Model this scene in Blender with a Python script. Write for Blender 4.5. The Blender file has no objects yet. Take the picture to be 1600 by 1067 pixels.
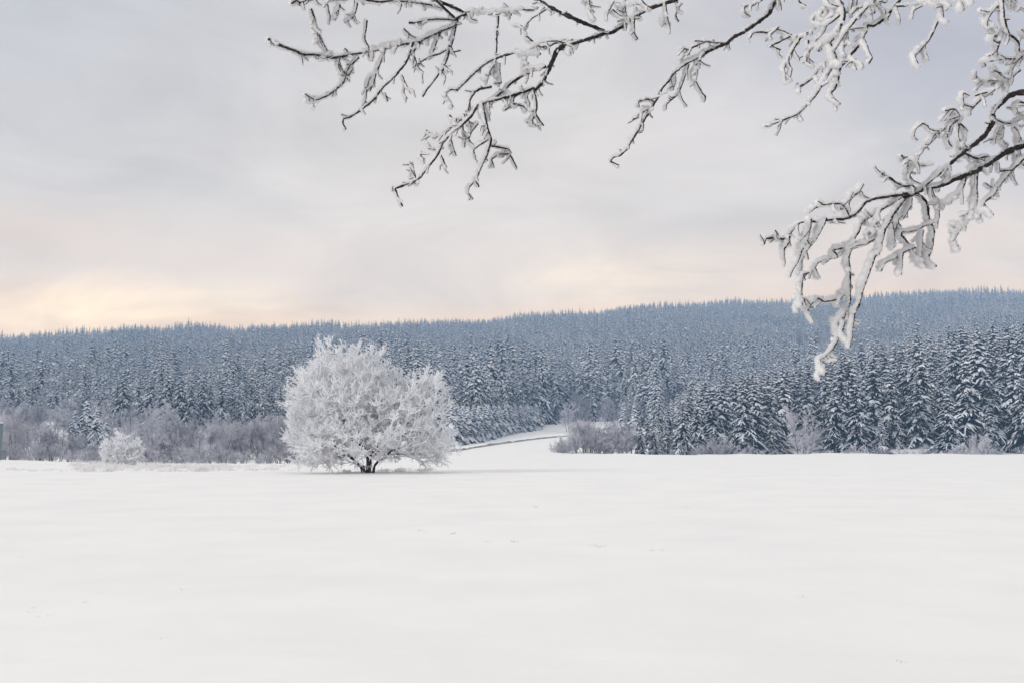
import bpy, math, random
import numpy as np
from mathutils import Vector
R = math.radians
rng = np.random.default_rng(7)
random.seed(7)

# ------------------------------------------------------------------ camera
SC = bpy.context.scene
COL = SC.collection
F = 1556.0; CX, CY = 800.0, 533.5; EYE = 1.7
PITCH = math.atan((695.0 - CY) / F)
cam_d = bpy.data.cameras.new('camera'); cam = bpy.data.objects.new('camera', cam_d); COL.objects.link(cam)
cam.location = (0, 0, EYE); cam.rotation_euler = (math.pi/2 + PITCH, 0, 0)
cam_d.sensor_width = 36.0; cam_d.lens = F/1600.0*36.0; cam_d.clip_start = 0.05; cam_d.clip_end = 12000
SC.camera = cam
SC.render.resolution_x = 1024; SC.render.resolution_y = 682

# ------------------------------------------------------------------ sky, sun, exposure
SUN_EL, SUN_AZ = R(24), R(-118)          # azimuth from +Y, negative = towards the left of the view
W = bpy.data.worlds.new('World'); SC.world = W; W.use_nodes = True
nt = W.node_tree; nt.nodes.clear(); N = nt.nodes.new; L = nt.links.new
def mth(tree, op, a, b=None, c=None, clamp=False):
    n = tree.nodes.new('ShaderNodeMath'); n.operation = op; n.use_clamp = clamp
    for i, v in enumerate((a, b, c)):
        if v is None: continue
        if isinstance(v, (int, float)): n.inputs[i].default_value = v
        else: tree.links.new(v, n.inputs[i])
    return n.outputs[0]
def mixc(tree, fac, a, b, mode='MIX'):
    n = tree.nodes.new('ShaderNodeMix'); n.data_type = 'RGBA'; n.blend_type = mode
    if isinstance(fac, (int, float)): n.inputs[0].default_value = fac
    else: tree.links.new(fac, n.inputs[0])
    for i, v in ((6, a), (7, b)):
        if isinstance(v, tuple): n.inputs[i].default_value = v if len(v) == 4 else (*v, 1)
        else: tree.links.new(v, n.inputs[i])
    return n.outputs[2]
def ramp(tree, fac, stops, interp='EASE'):
    n = tree.nodes.new('ShaderNodeValToRGB'); r = n.color_ramp; r.interpolation = interp
    while len(r.elements) < len(stops): r.elements.new(0.5)
    for e, (p, c) in zip(r.elements, stops):
        e.position = p; e.color = (*c, 1) if len(c) == 3 else c
    tree.links.new(fac, n.inputs[0]); return n.outputs[0]
def s2l(*c): return tuple(((v/255+0.055)/1.055)**2.4 if v > 10 else v/255/12.92 for v in c)
tc = N('ShaderNodeTexCoord'); sp = N('ShaderNodeSeparateXYZ'); L(tc.outputs['Generated'], sp.inputs[0])
sx, sy, sz = sp.outputs
# overcast layer: colour by height above the horizon, patterned by cloud noise laid out on a flat ceiling
zc = mth(nt, 'MAXIMUM', sz, 0.0); den = mth(nt, 'ADD', zc, 0.10)
cmb = N('ShaderNodeCombineXYZ'); L(mth(nt, 'DIVIDE', sx, den), cmb.inputs[0]); L(mth(nt, 'DIVIDE', sy, den), cmb.inputs[1])
def noise(tree, vec, scale, detail=4, rough=0.5, dist=0.0, loc=(0,0,0), sc=(1,1,1)):
    m = tree.nodes.new('ShaderNodeMapping'); m.inputs[1].default_value = loc; m.inputs[3].default_value = sc
    tree.links.new(vec, m.inputs[0])
    n = tree.nodes.new('ShaderNodeTexNoise'); n.inputs['Scale'].default_value = scale
    n.inputs['Detail'].default_value = detail; n.inputs['Roughness'].default_value = rough; n.inputs['Distortion'].default_value = dist
    tree.links.new(m.outputs[0], n.inputs['Vector']); return n.outputs['Fac']
n1 = noise(nt, cmb.outputs[0], 0.55, 3, 0.45, 0.5, (3.1, 1.7, 0)); n2 = noise(nt, cmb.outputs[0], 1.6, 5, 0.5, 0.3, (9, 4, 0), (1, 0.7, 1))
wob = mth(nt, 'ADD', mth(nt, 'MULTIPLY', mth(nt, 'SUBTRACT', n1, 0.5), 0.06), mth(nt, 'MULTIPLY', mth(nt, 'SUBTRACT', n2, 0.5), 0.03))
zz = mth(nt, 'ADD', sz, wob)
base = ramp(nt, zz, [(0.0, (1.50, 0.96, 0.52)), (0.12, (1.40, 0.95, 0.58)), (0.165, (1.12, 0.89, 0.70)), (0.25, (0.93, 0.83, 0.735)),
                     (0.42, (0.76, 0.71, 0.675)), (0.60, (0.84, 0.82, 0.81)), (1.0, (1.22, 1.17, 1.085))])
# the right-hand part of the cloud ceiling is thicker, bluer and darker
rt = mth(nt, 'MULTIPLY', mth(nt, 'SUBTRACT', mth(nt, 'DIVIDE', sx, mth(nt, 'ADD', mth(nt, 'ABSOLUTE', sy), 0.05)), 0.08), 3.0, clamp=True)
hi = mth(nt, 'MULTIPLY', mth(nt, 'SUBTRACT', zz, 0.18), 6.0, clamp=True)
lo = mth(nt, 'SUBTRACT', 1.0, mth(nt, 'MULTIPLY', mth(nt, 'SUBTRACT', sz, 0.42), 4.0, clamp=True))
bl = mth(nt, 'MULTIPLY', mth(nt, 'MULTIPLY', rt, hi), mth(nt, 'MULTIPLY', lo, 0.75))
c1 = mixc(nt, bl, base, (0.53, 0.51, 0.56))
# upper left, slightly greyer
lf = mth(nt, 'MULTIPLY', mth(nt, 'SUBTRACT', mth(nt, 'MULTIPLY', sx, -1.0), 0.12), 3.0, clamp=True)
c2 = mixc(nt, mth(nt, 'MULTIPLY', mth(nt, 'MULTIPLY', lf, hi), mth(nt, 'MULTIPLY', lo, 0.5)), c1, s2l(196, 198, 204))
# cloud shade contrast
cb2 = N('ShaderNodeCombineXYZ'); L(mth(nt, 'DIVIDE', sx, mth(nt, 'ADD', mth(nt, 'ABSOLUTE', sy), 0.05)), cb2.inputs[0]); L(mth(nt, 'MULTIPLY', sz, 2.6), cb2.inputs[1])
n3 = noise(nt, cb2.outputs[0], 5.0, 7, 0.58, 0.9, (2.3, 5.5, 0)); n4 = noise(nt, cb2.outputs[0], 2.4, 3, 0.5, 0.4, (7.3, 1.5, 0))
cs = mth(nt, 'ADD', 1.0, mth(nt, 'ADD', mth(nt, 'MULTIPLY', mth(nt, 'SUBTRACT', n3, 0.5), 0.40), mth(nt, 'MULTIPLY', mth(nt, 'SUBTRACT', n4, 0.5), 0.36)))
# thinner cloud low on the left lets the warm light through
gl_ = mth(nt, 'SUBTRACT', 1.0, mth(nt, 'MULTIPLY', mth(nt, 'ABSOLUTE', mth(nt, 'SUBTRACT', sz, 0.120)), 21.0), clamp=True)
gx_ = mth(nt, 'SUBTRACT', 1.0, mth(nt, 'MULTIPLY', mth(nt, 'ABSOLUTE', mth(nt, 'ADD', sx, 0.36)), 2.6), clamp=True)
gx2 = mth(nt, 'SUBTRACT', 1.0, mth(nt, 'MULTIPLY', mth(nt, 'ABSOLUTE', mth(nt, 'SUBTRACT', sx, 0.12)), 5.0), clamp=True)
gl2 = mth(nt, 'SUBTRACT', 1.0, mth(nt, 'MULTIPLY', mth(nt, 'ABSOLUTE', mth(nt, 'SUBTRACT', sz, 0.165)), 20.0), clamp=True)
glow = mth(nt, 'ADD', mth(nt, 'MULTIPLY', mth(nt, 'MULTIPLY', gl_, gx_), mth(nt, 'MULTIPLY', mth(nt, 'SUBTRACT', n3, 0.30, clamp=True), 2.6)), mth(nt, 'MULTIPLY', mth(nt, 'MULTIPLY', gl2, gx2), mth(nt, 'MULTIPLY', mth(nt, 'SUBTRACT', n3, 0.35, clamp=True), 1.6)))
cs = mth(nt, 'ADD', cs, mth(nt, 'MULTIPLY', glow, 0.25))
warmf = mth(nt, 'MULTIPLY', mth(nt, 'MULTIPLY', mth(nt, 'SUBTRACT', n4, 0.47, clamp=True), 4.0), mth(nt, 'SUBTRACT', 1.0, mth(nt, 'MULTIPLY', mth(nt, 'ABSOLUTE', mth(nt, 'SUBTRACT', sz, 0.24)), 7.0), clamp=True), clamp=True)
c2 = mixc(nt, mth(nt, 'MULTIPLY', warmf, 0.8), c2, (0.99, 0.87, 0.75))
c2 = mixc(nt, mth(nt, 'MULTIPLY', glow, 0.8, clamp=True), c2, (1.6, 1.22, 0.70))
vs = N('ShaderNodeVectorMath'); vs.operation = 'SCALE'; L(c2, vs.inputs[0]); L(cs, vs.inputs['Scale'])
bgc = N('ShaderNodeBackground'); L(vs.outputs[0], bgc.inputs[0]); bgc.inputs[1].default_value = 0.97
sky = N('ShaderNodeTexSky'); sky.sky_type = 'NISHITA'; sky.sun_disc = False; sky.sun_elevation = SUN_EL; sky.sun_rotation = SUN_AZ
bgs = N('ShaderNodeBackground'); L(sky.outputs[0], bgs.inputs[0]); bgs.inputs[1].default_value = 0.06
mx = N('ShaderNodeMixShader'); mx.inputs[0].default_value = 0.12; L(bgc.outputs[0], mx.inputs[1]); L(bgs.outputs[0], mx.inputs[2])
wo = N('ShaderNodeOutputWorld'); L(mx.outputs[0], wo.inputs[0])
W.cycles.sampling_method = 'MANUAL'; W.cycles.sample_map_resolution = 512

sd = bpy.data.lights.new('sun', 'SUN'); sd.energy = 1.5; sd.angle = R(16); sd.color = (1.0, 0.95, 0.90)
sun = bpy.data.objects.new('sun', sd); COL.objects.link(sun); sun.location = (-20, 0, 30)
sdir = Vector((math.sin(SUN_AZ)*math.cos(SUN_EL), math.cos(SUN_AZ)*math.cos(SUN_EL), math.sin(SUN_EL)))
sun.rotation_euler = sdir.to_track_quat('Z', 'Y').to_euler()
SC.view_settings.view_transform = 'Standard'; SC.view_settings.look = 'None'
SC.view_settings.exposure = 0.15; SC.view_settings.gamma = 1.0
cy = SC.cycles; cy.use_denoising = True; cy.max_bounces = 12; cy.diffuse_bounces = 8; cy.glossy_bounces = 1
cy.transmission_bounces = 10; cy.transparent_max_bounces = 6; cy.volume_bounces = 1

# ------------------------------------------------------------------ helpers
def ray(px, py):
    u = (px - CX)/F; v = (CY - py)/F
    return np.array([u, math.cos(PITCH) - v*math.sin(PITCH), math.sin(PITCH) + v*math.cos(PITCH)])
def at(px, py, Y):
    d = ray(px, py); return np.array([0, 0, EYE]) + d*(Y/d[1])
def zat(py, Y): return at(CX, py, Y)[2]

def material(name, rough=0.7, spec=0.2):
    m = bpy.data.materials.new(name); m.use_nodes = True; t = m.node_tree; b = t.nodes['Principled BSDF']
    b.inputs['Roughness'].default_value = rough; b.inputs['Specular IOR Level'].default_value = spec
    return m, t, b
def noisy(name, stops, scale, rough=0.8, spec=0.2, detail=4, coord='Object', bump=0, bscale=None, transl=0.0, rnd=0.0):
    m, t, b = material(name, rough, spec)
    tcn = t.nodes.new('ShaderNodeTexCoord')
    f = noise(t, tcn.outputs[coord], scale, detail, 0.6)
    if rnd:
        oi = t.nodes.new('ShaderNodeObjectInfo')
        f = mth(t, 'ADD', f, mth(t, 'MULTIPLY', mth(t, 'SUBTRACT', oi.outputs['Random'], 0.5), rnd))
    c = ramp(t, f, stops, 'LINEAR'); t.links.new(c, b.inputs['Base Color'])
    if bump:
        bn = t.nodes.new('ShaderNodeBump'); bn.inputs['Strength'].default_value = bump; bn.inputs['Distance'].default_value = 0.02
        t.links.new(noise(t, tcn.outputs[coord], bscale or scale, 5, 0.6), bn.inputs['Height']); t.links.new(bn.outputs[0], b.inputs['Normal'])
    if transl:
        tr = t.nodes.new('ShaderNodeBsdfTranslucent'); t.links.new(c, tr.inputs[0])
        ms = t.nodes.new('ShaderNodeMixShader'); ms.inputs[0].default_value = transl
        t.links.new(b.outputs[0], ms.inputs[1]); t.links.new(tr.outputs[0], ms.inputs[2])
        t.links.new(ms.outputs[0], t.nodes['Material Output'].inputs[0])
    return m
M = {}
M['bark'] = noisy('dark_bark', [(0.3, (0.010, 0.009, 0.010)), (0.55, (0.030, 0.026, 0.026)), (0.75, (0.085, 0.075, 0.06))], 60, 0.85, bump=0.5)
M['trunk_bark'] = noisy('trunk_bark', [(0.3, (0.02, 0.018, 0.018)), (0.6, (0.06, 0.052, 0.05)), (0.8, (0.16, 0.16, 0.17))], 9, 0.9, bump=0.8)
M['frost'] = noisy('hoar_frost', [(0.25, (0.88, 0.89, 0.92)), (0.5, (0.95, 0.95, 0.96))], 120, 0.75, 0.15, transl=0.35)
M['frost_twig'] = noisy('frosted_twig', [(0.25, (0.72, 0.73, 0.77)), (0.40, (0.90, 0.91, 0.93)), (0.6, (0.93, 0.935, 0.95))], 3.0, 0.8, 0.1, transl=0.32)
M['needles'] = noisy('spruce_needles', [(0.3, (0.003, 0.011, 0.030)), (0.7, (0.009, 0.025, 0.056))], 1.5, 0.85, 0.1, rnd=0.3)  # blue cast of the forest shadows is put into the needle colour
M['tree_snow'] = noisy('bough_snow', [(0.2, (0.50, 0.57, 0.68)), (0.5, (0.75, 0.79, 0.86)), (0.7, (0.85, 0.87, 0.90))], 2.0, 0.8, 0.1, rnd=0.35)
M['bare'] = noisy('frosty_bare_twigs', [(0.3, (0.29, 0.30, 0.35)), (0.7, (0.62, 0.62, 0.67))], 0.9, 0.9, 0.05, rnd=0.45)
M['bare_stem'] = noisy('bare_stem', [(0.3, (0.05, 0.05, 0.06)), (0.7, (0.16, 0.15, 0.17))], 3, 0.9, 0.05)
M['grass'] = noisy('frosted_grass', [(0.28, (0.70, 0.68, 0.66)), (0.42, (0.88, 0.88, 0.88)), (0.7, (0.92, 0.92, 0.92))], 1.2, 0.85, 0.05, transl=0.5)
M['stalk'] = noisy('dry_stalk', [(0.3, (0.30, 0.27, 0.25)), (0.7, (0.58, 0.56, 0.55))], 20, 0.9, 0.05)
M['earth'] = noisy('bank_earth', [(0.3, (0.14, 0.12, 0.105)), (0.5, (0.28, 0.25, 0.23)), (0.62, (0.65, 0.65, 0.66))], 1.3, 0.9, 0.05)
M['post'] = noisy('weathered_post', [(0.3, (0.15, 0.19, 0.20)), (0.7, (0.24, 0.29, 0.30))], 6, 0.8, 0.2, bump=0.4)

class MB:
    """collects vertex and face arrays and links them as one mesh object"""
    def __init__(s): s.v = []; s.q = []; s.t = []; s.qm = []; s.tm = []; s.n = 0
    def add(s, v, q=None, t=None, m=0):
        v = np.asarray(v, float).reshape(-1, 3)
        if q is not None and len(q): q = np.asarray(q, int).reshape(-1, 4) + s.n; s.q.append(q); s.qm.append(np.full(len(q), m))
        if t is not None and len(t): t = np.asarray(t, int).reshape(-1, 3) + s.n; s.t.append(t); s.tm.append(np.full(len(t), m))
        s.v.append(v); s.n += len(v)
    def mesh(s, name, mats, smooth=False):
        me = bpy.data.meshes.new(name)
        v = np.concatenate(s.v); q = np.concatenate(s.q) if s.q else np.zeros((0, 4), int); t = np.concatenate(s.t) if s.t else np.zeros((0, 3), int)
        mi = np.concatenate([*s.qm, *s.tm])
        me.vertices.add(len(v)); me.vertices.foreach_set('co', v.astype(np.float32).ravel())
        li = np.concatenate([q.ravel(), t.ravel()]).astype(np.int32)
        me.loops.add(len(li)); me.loops.foreach_set('vertex_index', li)
        ls = np.concatenate([np.arange(len(q))*4, len(q)*4 + np.arange(len(t))*3]).astype(np.int32)
        me.polygons.add(len(ls)); me.polygons.foreach_set('loop_start', ls)
        me.polygons.foreach_set('material_index', mi.astype(np.int32))
        me.polygons.foreach_set('use_smooth', np.full(len(ls), smooth))
        for m in mats: me.materials.append(m)
        me.update(calc_edges=True); return me
    def obj(s, name, mats, parent=None, smooth=False):
        o = bpy.data.objects.new(name, s.mesh(name, mats, smooth)); COL.objects.link(o)
        if parent is not None: o.parent = parent
        return o
def unit(a): return a/np.maximum(np.linalg.norm(a, axis=-1, keepdims=True), 1e-9)
def prisms(mb, P0, P1, r0, r1, m=0, ns=3):
    """a tapered ns-sided prism for each pair of points"""
    P0 = np.asarray(P0, float); P1 = np.asarray(P1, float); n = len(P0)
    if n == 0: return
    r0 = np.broadcast_to(r0, (n,)); r1 = np.broadcast_to(r1, (n,))
    d = unit(P1 - P0); a = np.where(np.abs(d[:, 2:3]) > 0.9, np.array([[1., 0, 0]]), np.array([[0, 0, 1.]]))
    e1 = unit(np.cross(d, a)); e2 = np.cross(d, e1)
    ang = np.arange(ns)*2*math.pi/ns + rng.random((n, 1))*6
    ring = np.cos(ang)[..., None]*e1[:, None] + np.sin(ang)[..., None]*e2[:, None]
    V = np.concatenate([P0[:, None] + ring*r0[:, None, None], P1[:, None] + ring*r1[:, None, None]], 1)
    k = np.arange(ns); k2 = (k + 1) % ns
    q = np.stack([k, k2, k2 + ns, k + ns], 1)[None] + (np.arange(n)*2*ns)[:, None, None]
    t = None
    if ns == 3: t = (np.array([[3, 4, 5]])[None] + (np.arange(n)*6)[:, None, None]).reshape(-1, 3)
    mb.add(V.reshape(-1, 3), q.reshape(-1, 4), t, m)
def quads(mb, a, b, c, d, m=0):
    V = np.stack([a, b, c, d], 1); n = len(V)
    mb.add(V.reshape(-1, 3), np.arange(4*n).reshape(-1, 4), None, m)
def tube(mb, P, r, ns=6, jit=0.0, m=0, g=rng, squash=None):
    """smooth tube along a polyline, rounded ends, radius jitter"""
    P = np.asarray(P, float); n = len(P); r = np.broadcast_to(r, (n,)).astype(float)
    d = unit(np.gradient(P, axis=0)); up = np.array([0.3, 0.9, 0.1])
    e1 = unit(np.cross(d, up)); e2 = np.cross(d, e1)
    ang = np.arange(ns)*2*math.pi/ns
    rr = r[:, None]*(1 + jit*g.standard_normal((n, ns)))
    V = P[:, None] + rr[..., None]*(np.cos(ang)[None, :, None]*e1[:, None] + np.sin(ang)[None, :, None]*e2[:, None])
    i = np.arange(n - 1)[:, None]*ns; k = np.arange(ns)[None]; k2 = (k + 1) % ns
    q = np.stack([i + k, i + k2, i + ns + k2, i + ns + k], -1).reshape(-1, 4)
    V = np.concatenate([V.reshape(-1, 3), [P[0] - d[0]*r[0]*0.6], [P[-1] + d[-1]*r[-1]*0.6]])
    k = k[0]; k2 = k2[0]
    t = np.concatenate([np.stack([k2, k, np.full(ns, n*ns)], 1), np.stack([(n-1)*ns + k, (n-1)*ns + k2, np.full(ns, n*ns + 1)], 1)])
    mb.add(V, q, t, m)
def resample(P, step):
    P = np.asarray(P, float); s = np.concatenate([[0], np.cumsum(np.linalg.norm(np.diff(P, axis=0), axis=1))])
    n = max(3, int(s[-1]/step) + 1); u = np.linspace(0, s[-1], n)
    Q = np.stack([np.interp(u, s, P[:, k]) for k in range(P.shape[1])], 1)
    for _ in range(2 if n > 6 else 0): Q[1:-1] = 0.25*Q[:-2] + 0.5*Q[1:-1] + 0.25*Q[2:]
    return Q
def fbm1(n, g, octs=((3, 1.0), (7, 0.6), (15, 0.4)), step=1):
    x = np.arange(n); out = np.zeros(n)
    for w, a in octs:
        k = g.standard_normal(n//w + 3); out += a*np.interp(x/w, np.arange(len(k)), k)
    return out
def tag(o, label=None, cat=None, group=None, kind=None):
    for k, v in (('label', label), ('category', cat), ('group', group), ('kind', kind)):
        if v: o[k] = v
    return o
def empty(name, loc=(0, 0, 0), rz=0.0):
    o = bpy.data.objects.new(name, None); o.empty_display_size = 0.5; o.location = loc; o.rotation_euler = (0, 0, rz); COL.objects.link(o); return o
ORD = 'first second third fourth fifth sixth seventh eighth ninth tenth eleventh twelfth thirteenth fourteenth fifteenth sixteenth seventeenth eighteenth nineteenth twentieth'.split()
TENS = {20: 'twenty', 30: 'thirty', 40: 'forty', 50: 'fifty', 60: 'sixty'}
def ordinal(i):
    if i < 20: return ORD[i]
    t = (i + 1)//10*10; k = (i + 1) % 10
    return TENS[t].replace('ty', 'tieth') if k == 0 else TENS[t] + '-' + ORD[k - 1]

# ------------------------------------------------------------------ terrain
# profiles of the land along sight columns: px -> [(distance, height)]; heights from the picture row or given directly
def h(z): return ('z', z)
PROF = {
 -700: [(61, 738), (100, 722), (128, 716), (165, h(-2)), (230, h(-1)), (300, 672), (600, 620), (900, 585), (1150, 566), (1500, h(100)), (2500, h(60))],
 0:   [(61, 738), (100, 722), (128, 716.5), (165, h(-2)), (230, h(-1)), (300, 672), (600, 615), (900, 572), (1150, 549), (1500, h(105)), (2500, h(60))],
 250: [(61, 738), (100, 723), (150, h(-1.5)), (220, h(-1)), (300, 676), (500, 625), (800, 572), (1150, 529), (1500, h(118)), (2500, h(60))],
 420: [(61, 738), (100, 724), (150, h(-1.2)), (220, h(0)), (300, 675), (500, 622), (800, 568), (1200, 531), (1500, h(122)), (2500, h(60))],
 560: [(61, 738), (100, 723), (200, h(-0.5)), (300, 680), (500, 625), (800, 566), (1250, 524), (1600, h(130)), (2500, h(60))],
 700: [(61, 738), (120, 718), (250, 705), (290, 698), (340, 687), (500, 640), (800, 568), (1300, 521), (1600, h(140)), (2500, h(80))],
 840: [(61, 738), (120, 719), (190, 708), (260, 693), (400, 673), (450, 666), (600, 625), (900, 560), (1350, 508), (1700, h(150)), (2500, h(80))],
 900: [(61, 738), (120, 719), (195, 708.8), (225, h(0.6)), (280, 690), (400, 673), (480, 664), (600, 625), (900, 552), (1400, 505), (1700, h(160)), (2500, h(80))],
 1000:[(61, 738), (120, 719), (195, 709), (230, h(-1)), (300, 687), (400, 668), (600, 618), (900, 545), (1400, 495), (1700, h(170)), (2500, h(90))],
 1100:[(61, 738), (120, 719), (195, 708.8), (222, h(-2.2)), (300, 692), (400, 660), (430, 654), (480, h(12)), (600, 622), (900, 543), (1450, 489), (1750, h(180)), (2500, h(90))],
 1250:[(61, 738), (120, 719), (195, 708.4), (222, h(-2.2)), (280, 687), (350, 645), (380, 634), (450, h(10)), (600, 622), (900, 541), (1450, 485), (1750, h(185)), (2500, h(90))],
 1350:[(61, 738), (120, 719), (195, 708), (222, h(-2.2)), (280, 678), (350, 630), (400, 602), (430, 596), (520, h(16)), (700, 598), (1000, 524), (1500, 478), (1800, h(200)), (2500, h(100))],
 1450:[(61, 738), (120, 719), (195, 708), (222, h(-2.2)), (300, 662), (400, 596), (440, 578), (540, h(22)), (800, 568), (1000, 520), (1500, 470), (1800, h(205)), (2500, h(100))],
 1600:[(61, 738), (120, 719), (195, 708.6), (222, h(-2.2)), (300, 655), (400, 586), (460, 564), (560, h(30)), (800, 555), (1500, 465), (1800, h(210)), (2500, h(100))],
 2300:[(61, 738), (120, 719), (195, 709), (222, h(-2.2)), (300, 655), (400, 590), (460, 570), (560, h(30)), (800, 558), (1500, 468), (1800, h(200)), (2500, h(100))],
}
LY = np.linspace(math.log(20), math.log(4000), 420); YG = np.exp(LY)
colpx = sorted(PROF); tab0 = []
for p in colpx:
    ys = [20, 40]; zs = [0.0, 0.0]
    for Y, v in PROF[p]:
        ys.append(Y); zs.append(v[1] if isinstance(v, tuple) else zat(v, Y))
    ys.append(4000); zs.append(20)
    tab0.append(np.interp(YG, ys, zs))
tab0 = np.array(tab0); PXG = np.arange(-700, 2301, 20)
TAB = np.array([np.interp(PXG, colpx, tab0[:, j]) for j in range(len(YG))]).T
def smooth_axis(A, k, axis):
    K = np.exp(-0.5*(np.arange(-3*k, 3*k + 1)/k)**2); K /= K.sum()
    return np.apply_along_axis(lambda v: np.convolve(np.pad(v, 3*k, mode='edge'), K, 'valid'), axis, A)
TAB = smooth_axis(TAB, 1, 1); TAB = smooth_axis(TAB, 2, 0)
_g = np.random.default_rng(3); WV = [(_g.uniform(-1, 1, 2), _g.uniform(0, 6.28)) for _ in range(24)]
def waves(x, y, lam0, lam1, amp, ids):
    out = np.zeros_like(x)
    for i, k in enumerate(ids):
        d, ph = WV[k]; lam = lam0*(lam1/lam0)**(i/len(ids)); d = d/np.linalg.norm(d)
        out += amp*(lam/lam1)**0.8*np.sin(2*math.pi*(d[0]*x*0.7 + d[1]*y)/lam + ph + 1.7*np.sin(0.31*x/lam*2 + ph))
    return out
def ground(x, y):
    x = np.asarray(x, float); y = np.asarray(y, float)
    front = np.clip((y - 8)/22, 0, 1)
    yy = np.maximum(y, 20); u = x/yy; pxv = np.clip(CX + u*F*1.005, -700, 2299.9)
    fi = (pxv + 700)/20; i = np.clip(fi.astype(int), 0, len(PXG) - 2); fx = fi - i
    fj = (np.log(np.clip(yy, 20, 3999)) - LY[0])/(LY[1] - LY[0]); j = np.clip(fj.astype(int), 0, len(YG) - 2); fy = fj - j
    z = (TAB[i, j]*(1-fx)*(1-fy) + TAB[i+1, j]*fx*(1-fy) + TAB[i, j+1]*(1-fx)*fy + TAB[i+1, j+1]*fx*fy)*front
    dist = np.hypot(x, y)
    z = z + waves(x, y, 2.2, 14, 0.012, range(0, 8))*np.clip(1.2 - dist/260, 0, 1)
    z = z + waves(x, y, 60, 240, 2.2, range(8, 14))*np.clip((y - 350)/400, 0, 1)
    # low drifts along the far rim of the field
    z = z + 0.10*np.exp(-((y - 194)/9)**2)*(np.sin(x*0.31 + 1) + 0.8*np.sin(x*0.127) + 0.6*np.sin(x*0.83 + 2))*np.clip((x/np.maximum(y, 1))*12 + 0.5, 0, 1)
    # wind-scoured ripples and a trodden rut in the near snow
    near = np.clip(1 - (dist - 7)/16, 0, 1)
    z = z + near*waves(x*0.5, y, 0.5, 1.6, 0.0022, range(14, 20))
    for (cx_, cy_, ra, rb, dep, rot) in ((3.35, 7.02, 0.75, 0.10, -0.11, 0.10), (3.1, 6.72, 0.95, 0.13, -0.06, 0.05), (4.0, 7.2, 0.5, 0.12, -0.06, .15), (2.3, 6.85, 0.4, 0.07, -0.03, 0.0)):
        c, s = math.cos(rot), math.sin(rot); dx = x - cx_; dy = y - cy_
        a = dx*c + dy*s; b = -dx*s + dy*c
        z = z + dep*np.exp(-(a/ra)**2 - (b/rb)**2) - 0.35*dep*np.exp(-(a/ra)**2 - ((b - 2.1*rb)/rb)**2)
    return z
def gz(x, y): return float(ground(np.array([x]), np.array([y]))[0])
th = np.concatenate([np.arange(-180, -48, 2.0), np.arange(-48, -31, 0.8), np.arange(-31, 31, 0.14), np.arange(31, 48, 0.8), np.arange(48, 180, 2.0)])
rad = [0.4]
while rad[-1] < 1640: rad.append(rad[-1]*(1.05 if rad[-1] < 6 else 1.012 if rad[-1] < 14 else 1.02))
rad = np.array(rad); T, RR = np.meshgrid(np.radians(th), rad)
X = RR*np.sin(T); Yc = RR*np.cos(T); Z = ground(X, Yc)
nT = len(th); nR = len(rad)
gv = np.concatenate([np.stack([X, Yc, Z], -1).reshape(-1, 3), [[0, 0, 0]]])
i = np.arange(nR - 1)[:, None]*nT; k = np.arange(nT)[None]; k2 = (k + 1) % nT
gq = np.stack([i + k, i + nT + k, i + nT + k2, i + k2], -1).reshape(-1, 4)
gt = np.stack([np.full(nT, nR*nT), k[0], k2[0]], 1)
mb = MB(); mb.add(gv, gq, gt)
m, t, b = material('snow', 0.65, 0.25)
tcn = t.nodes.new('ShaderNodeTexCoord')
t.links.new(ramp(t, noise(t, tcn.outputs['Object'], 0.35, 5, 0.6), [(0.35, (0.81, 0.805, 0.80)), (0.6, (0.86, 0.85, 0.835))], 'LINEAR'), b.inputs['Base Color'])
hA = noise(t, tcn.outputs['Object'], 1.4, 6, 0.62, 0.4, sc=(0.45, 1, 1)); hB = noise(t, tcn.outputs['Object'], 70, 3, 0.6)
bn = t.nodes.new('ShaderNodeBump'); bn.inputs['Strength'].default_value = 0.35; bn.inputs['Distance'].default_value = 0.05
t.links.new(mth(t, 'ADD', hA, mth(t, 'MULTIPLY', hB, 0.05)), bn.inputs['Height']); t.links.new(bn.outputs[0], b.inputs['Normal'])
ground_o = tag(mb.obj('snow_ground', [m], smooth=True), kind='structure')

def hit(px, py, y0=30.0, y1=900.0):
    """where the sight line through a picture point meets the land"""
    d = ray(px, py); ys = np.exp(np.linspace(math.log(y0), math.log(y1), 1500)); s = ys/d[1]
    x = s*d[0]; z = EYE + s*d[2]; below = np.nonzero(z < ground(x, ys))[0]
    k = below[0] if len(below) else len(ys) - 1
    return x[k], ys[k]

# ------------------------------------------------------------------ low bank beside the field track
mb = MB(); pts = [hit(p, q) for p, q in ((660, 709.5), (700, 706), (740, 700), (780, 694), (820, 688.5), (860, 684), (900, 680), (940, 677))]
pts = resample(np.array(pts), 1.2); g = np.random.default_rng(5)
zg = ground(pts[:, 0], pts[:, 1]); n = len(pts)
dirn = unit(np.gradient(pts, axis=0)); nrm = np.stack([dirn[:, 1], -dirn[:, 0]], 1); nrm *= -np.sign(nrm[:, 1:2])*1.0
hgt = 0.46 + 0.12*fbm1(n, g); hgt = np.clip(hgt, 0.18, 0.8)
rows = []
for off, dz in ((0.0, -0.15), (-0.25, 0.45), (-0.5, 1.0), (-1.4, 1.12), (-5, 0.95), (-12, -0.1)):
    rows.append(np.stack([pts[:, 0] + nrm[:, 0]*off, pts[:, 1] + nrm[:, 1]*off, zg + dz*hgt], 1))
rows[-1][:, 2] = ground(rows[-1][:, 0], rows[-1][:, 1]) - 0.2
V = np.stack(rows, 0); nr = len(rows)
i = np.arange(nr - 1)[:, None]*n; k = np.arange(n - 1)[None]
q = np.stack([i + k, i + k + 1, i + n + k + 1, i + n + k], -1)
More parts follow.
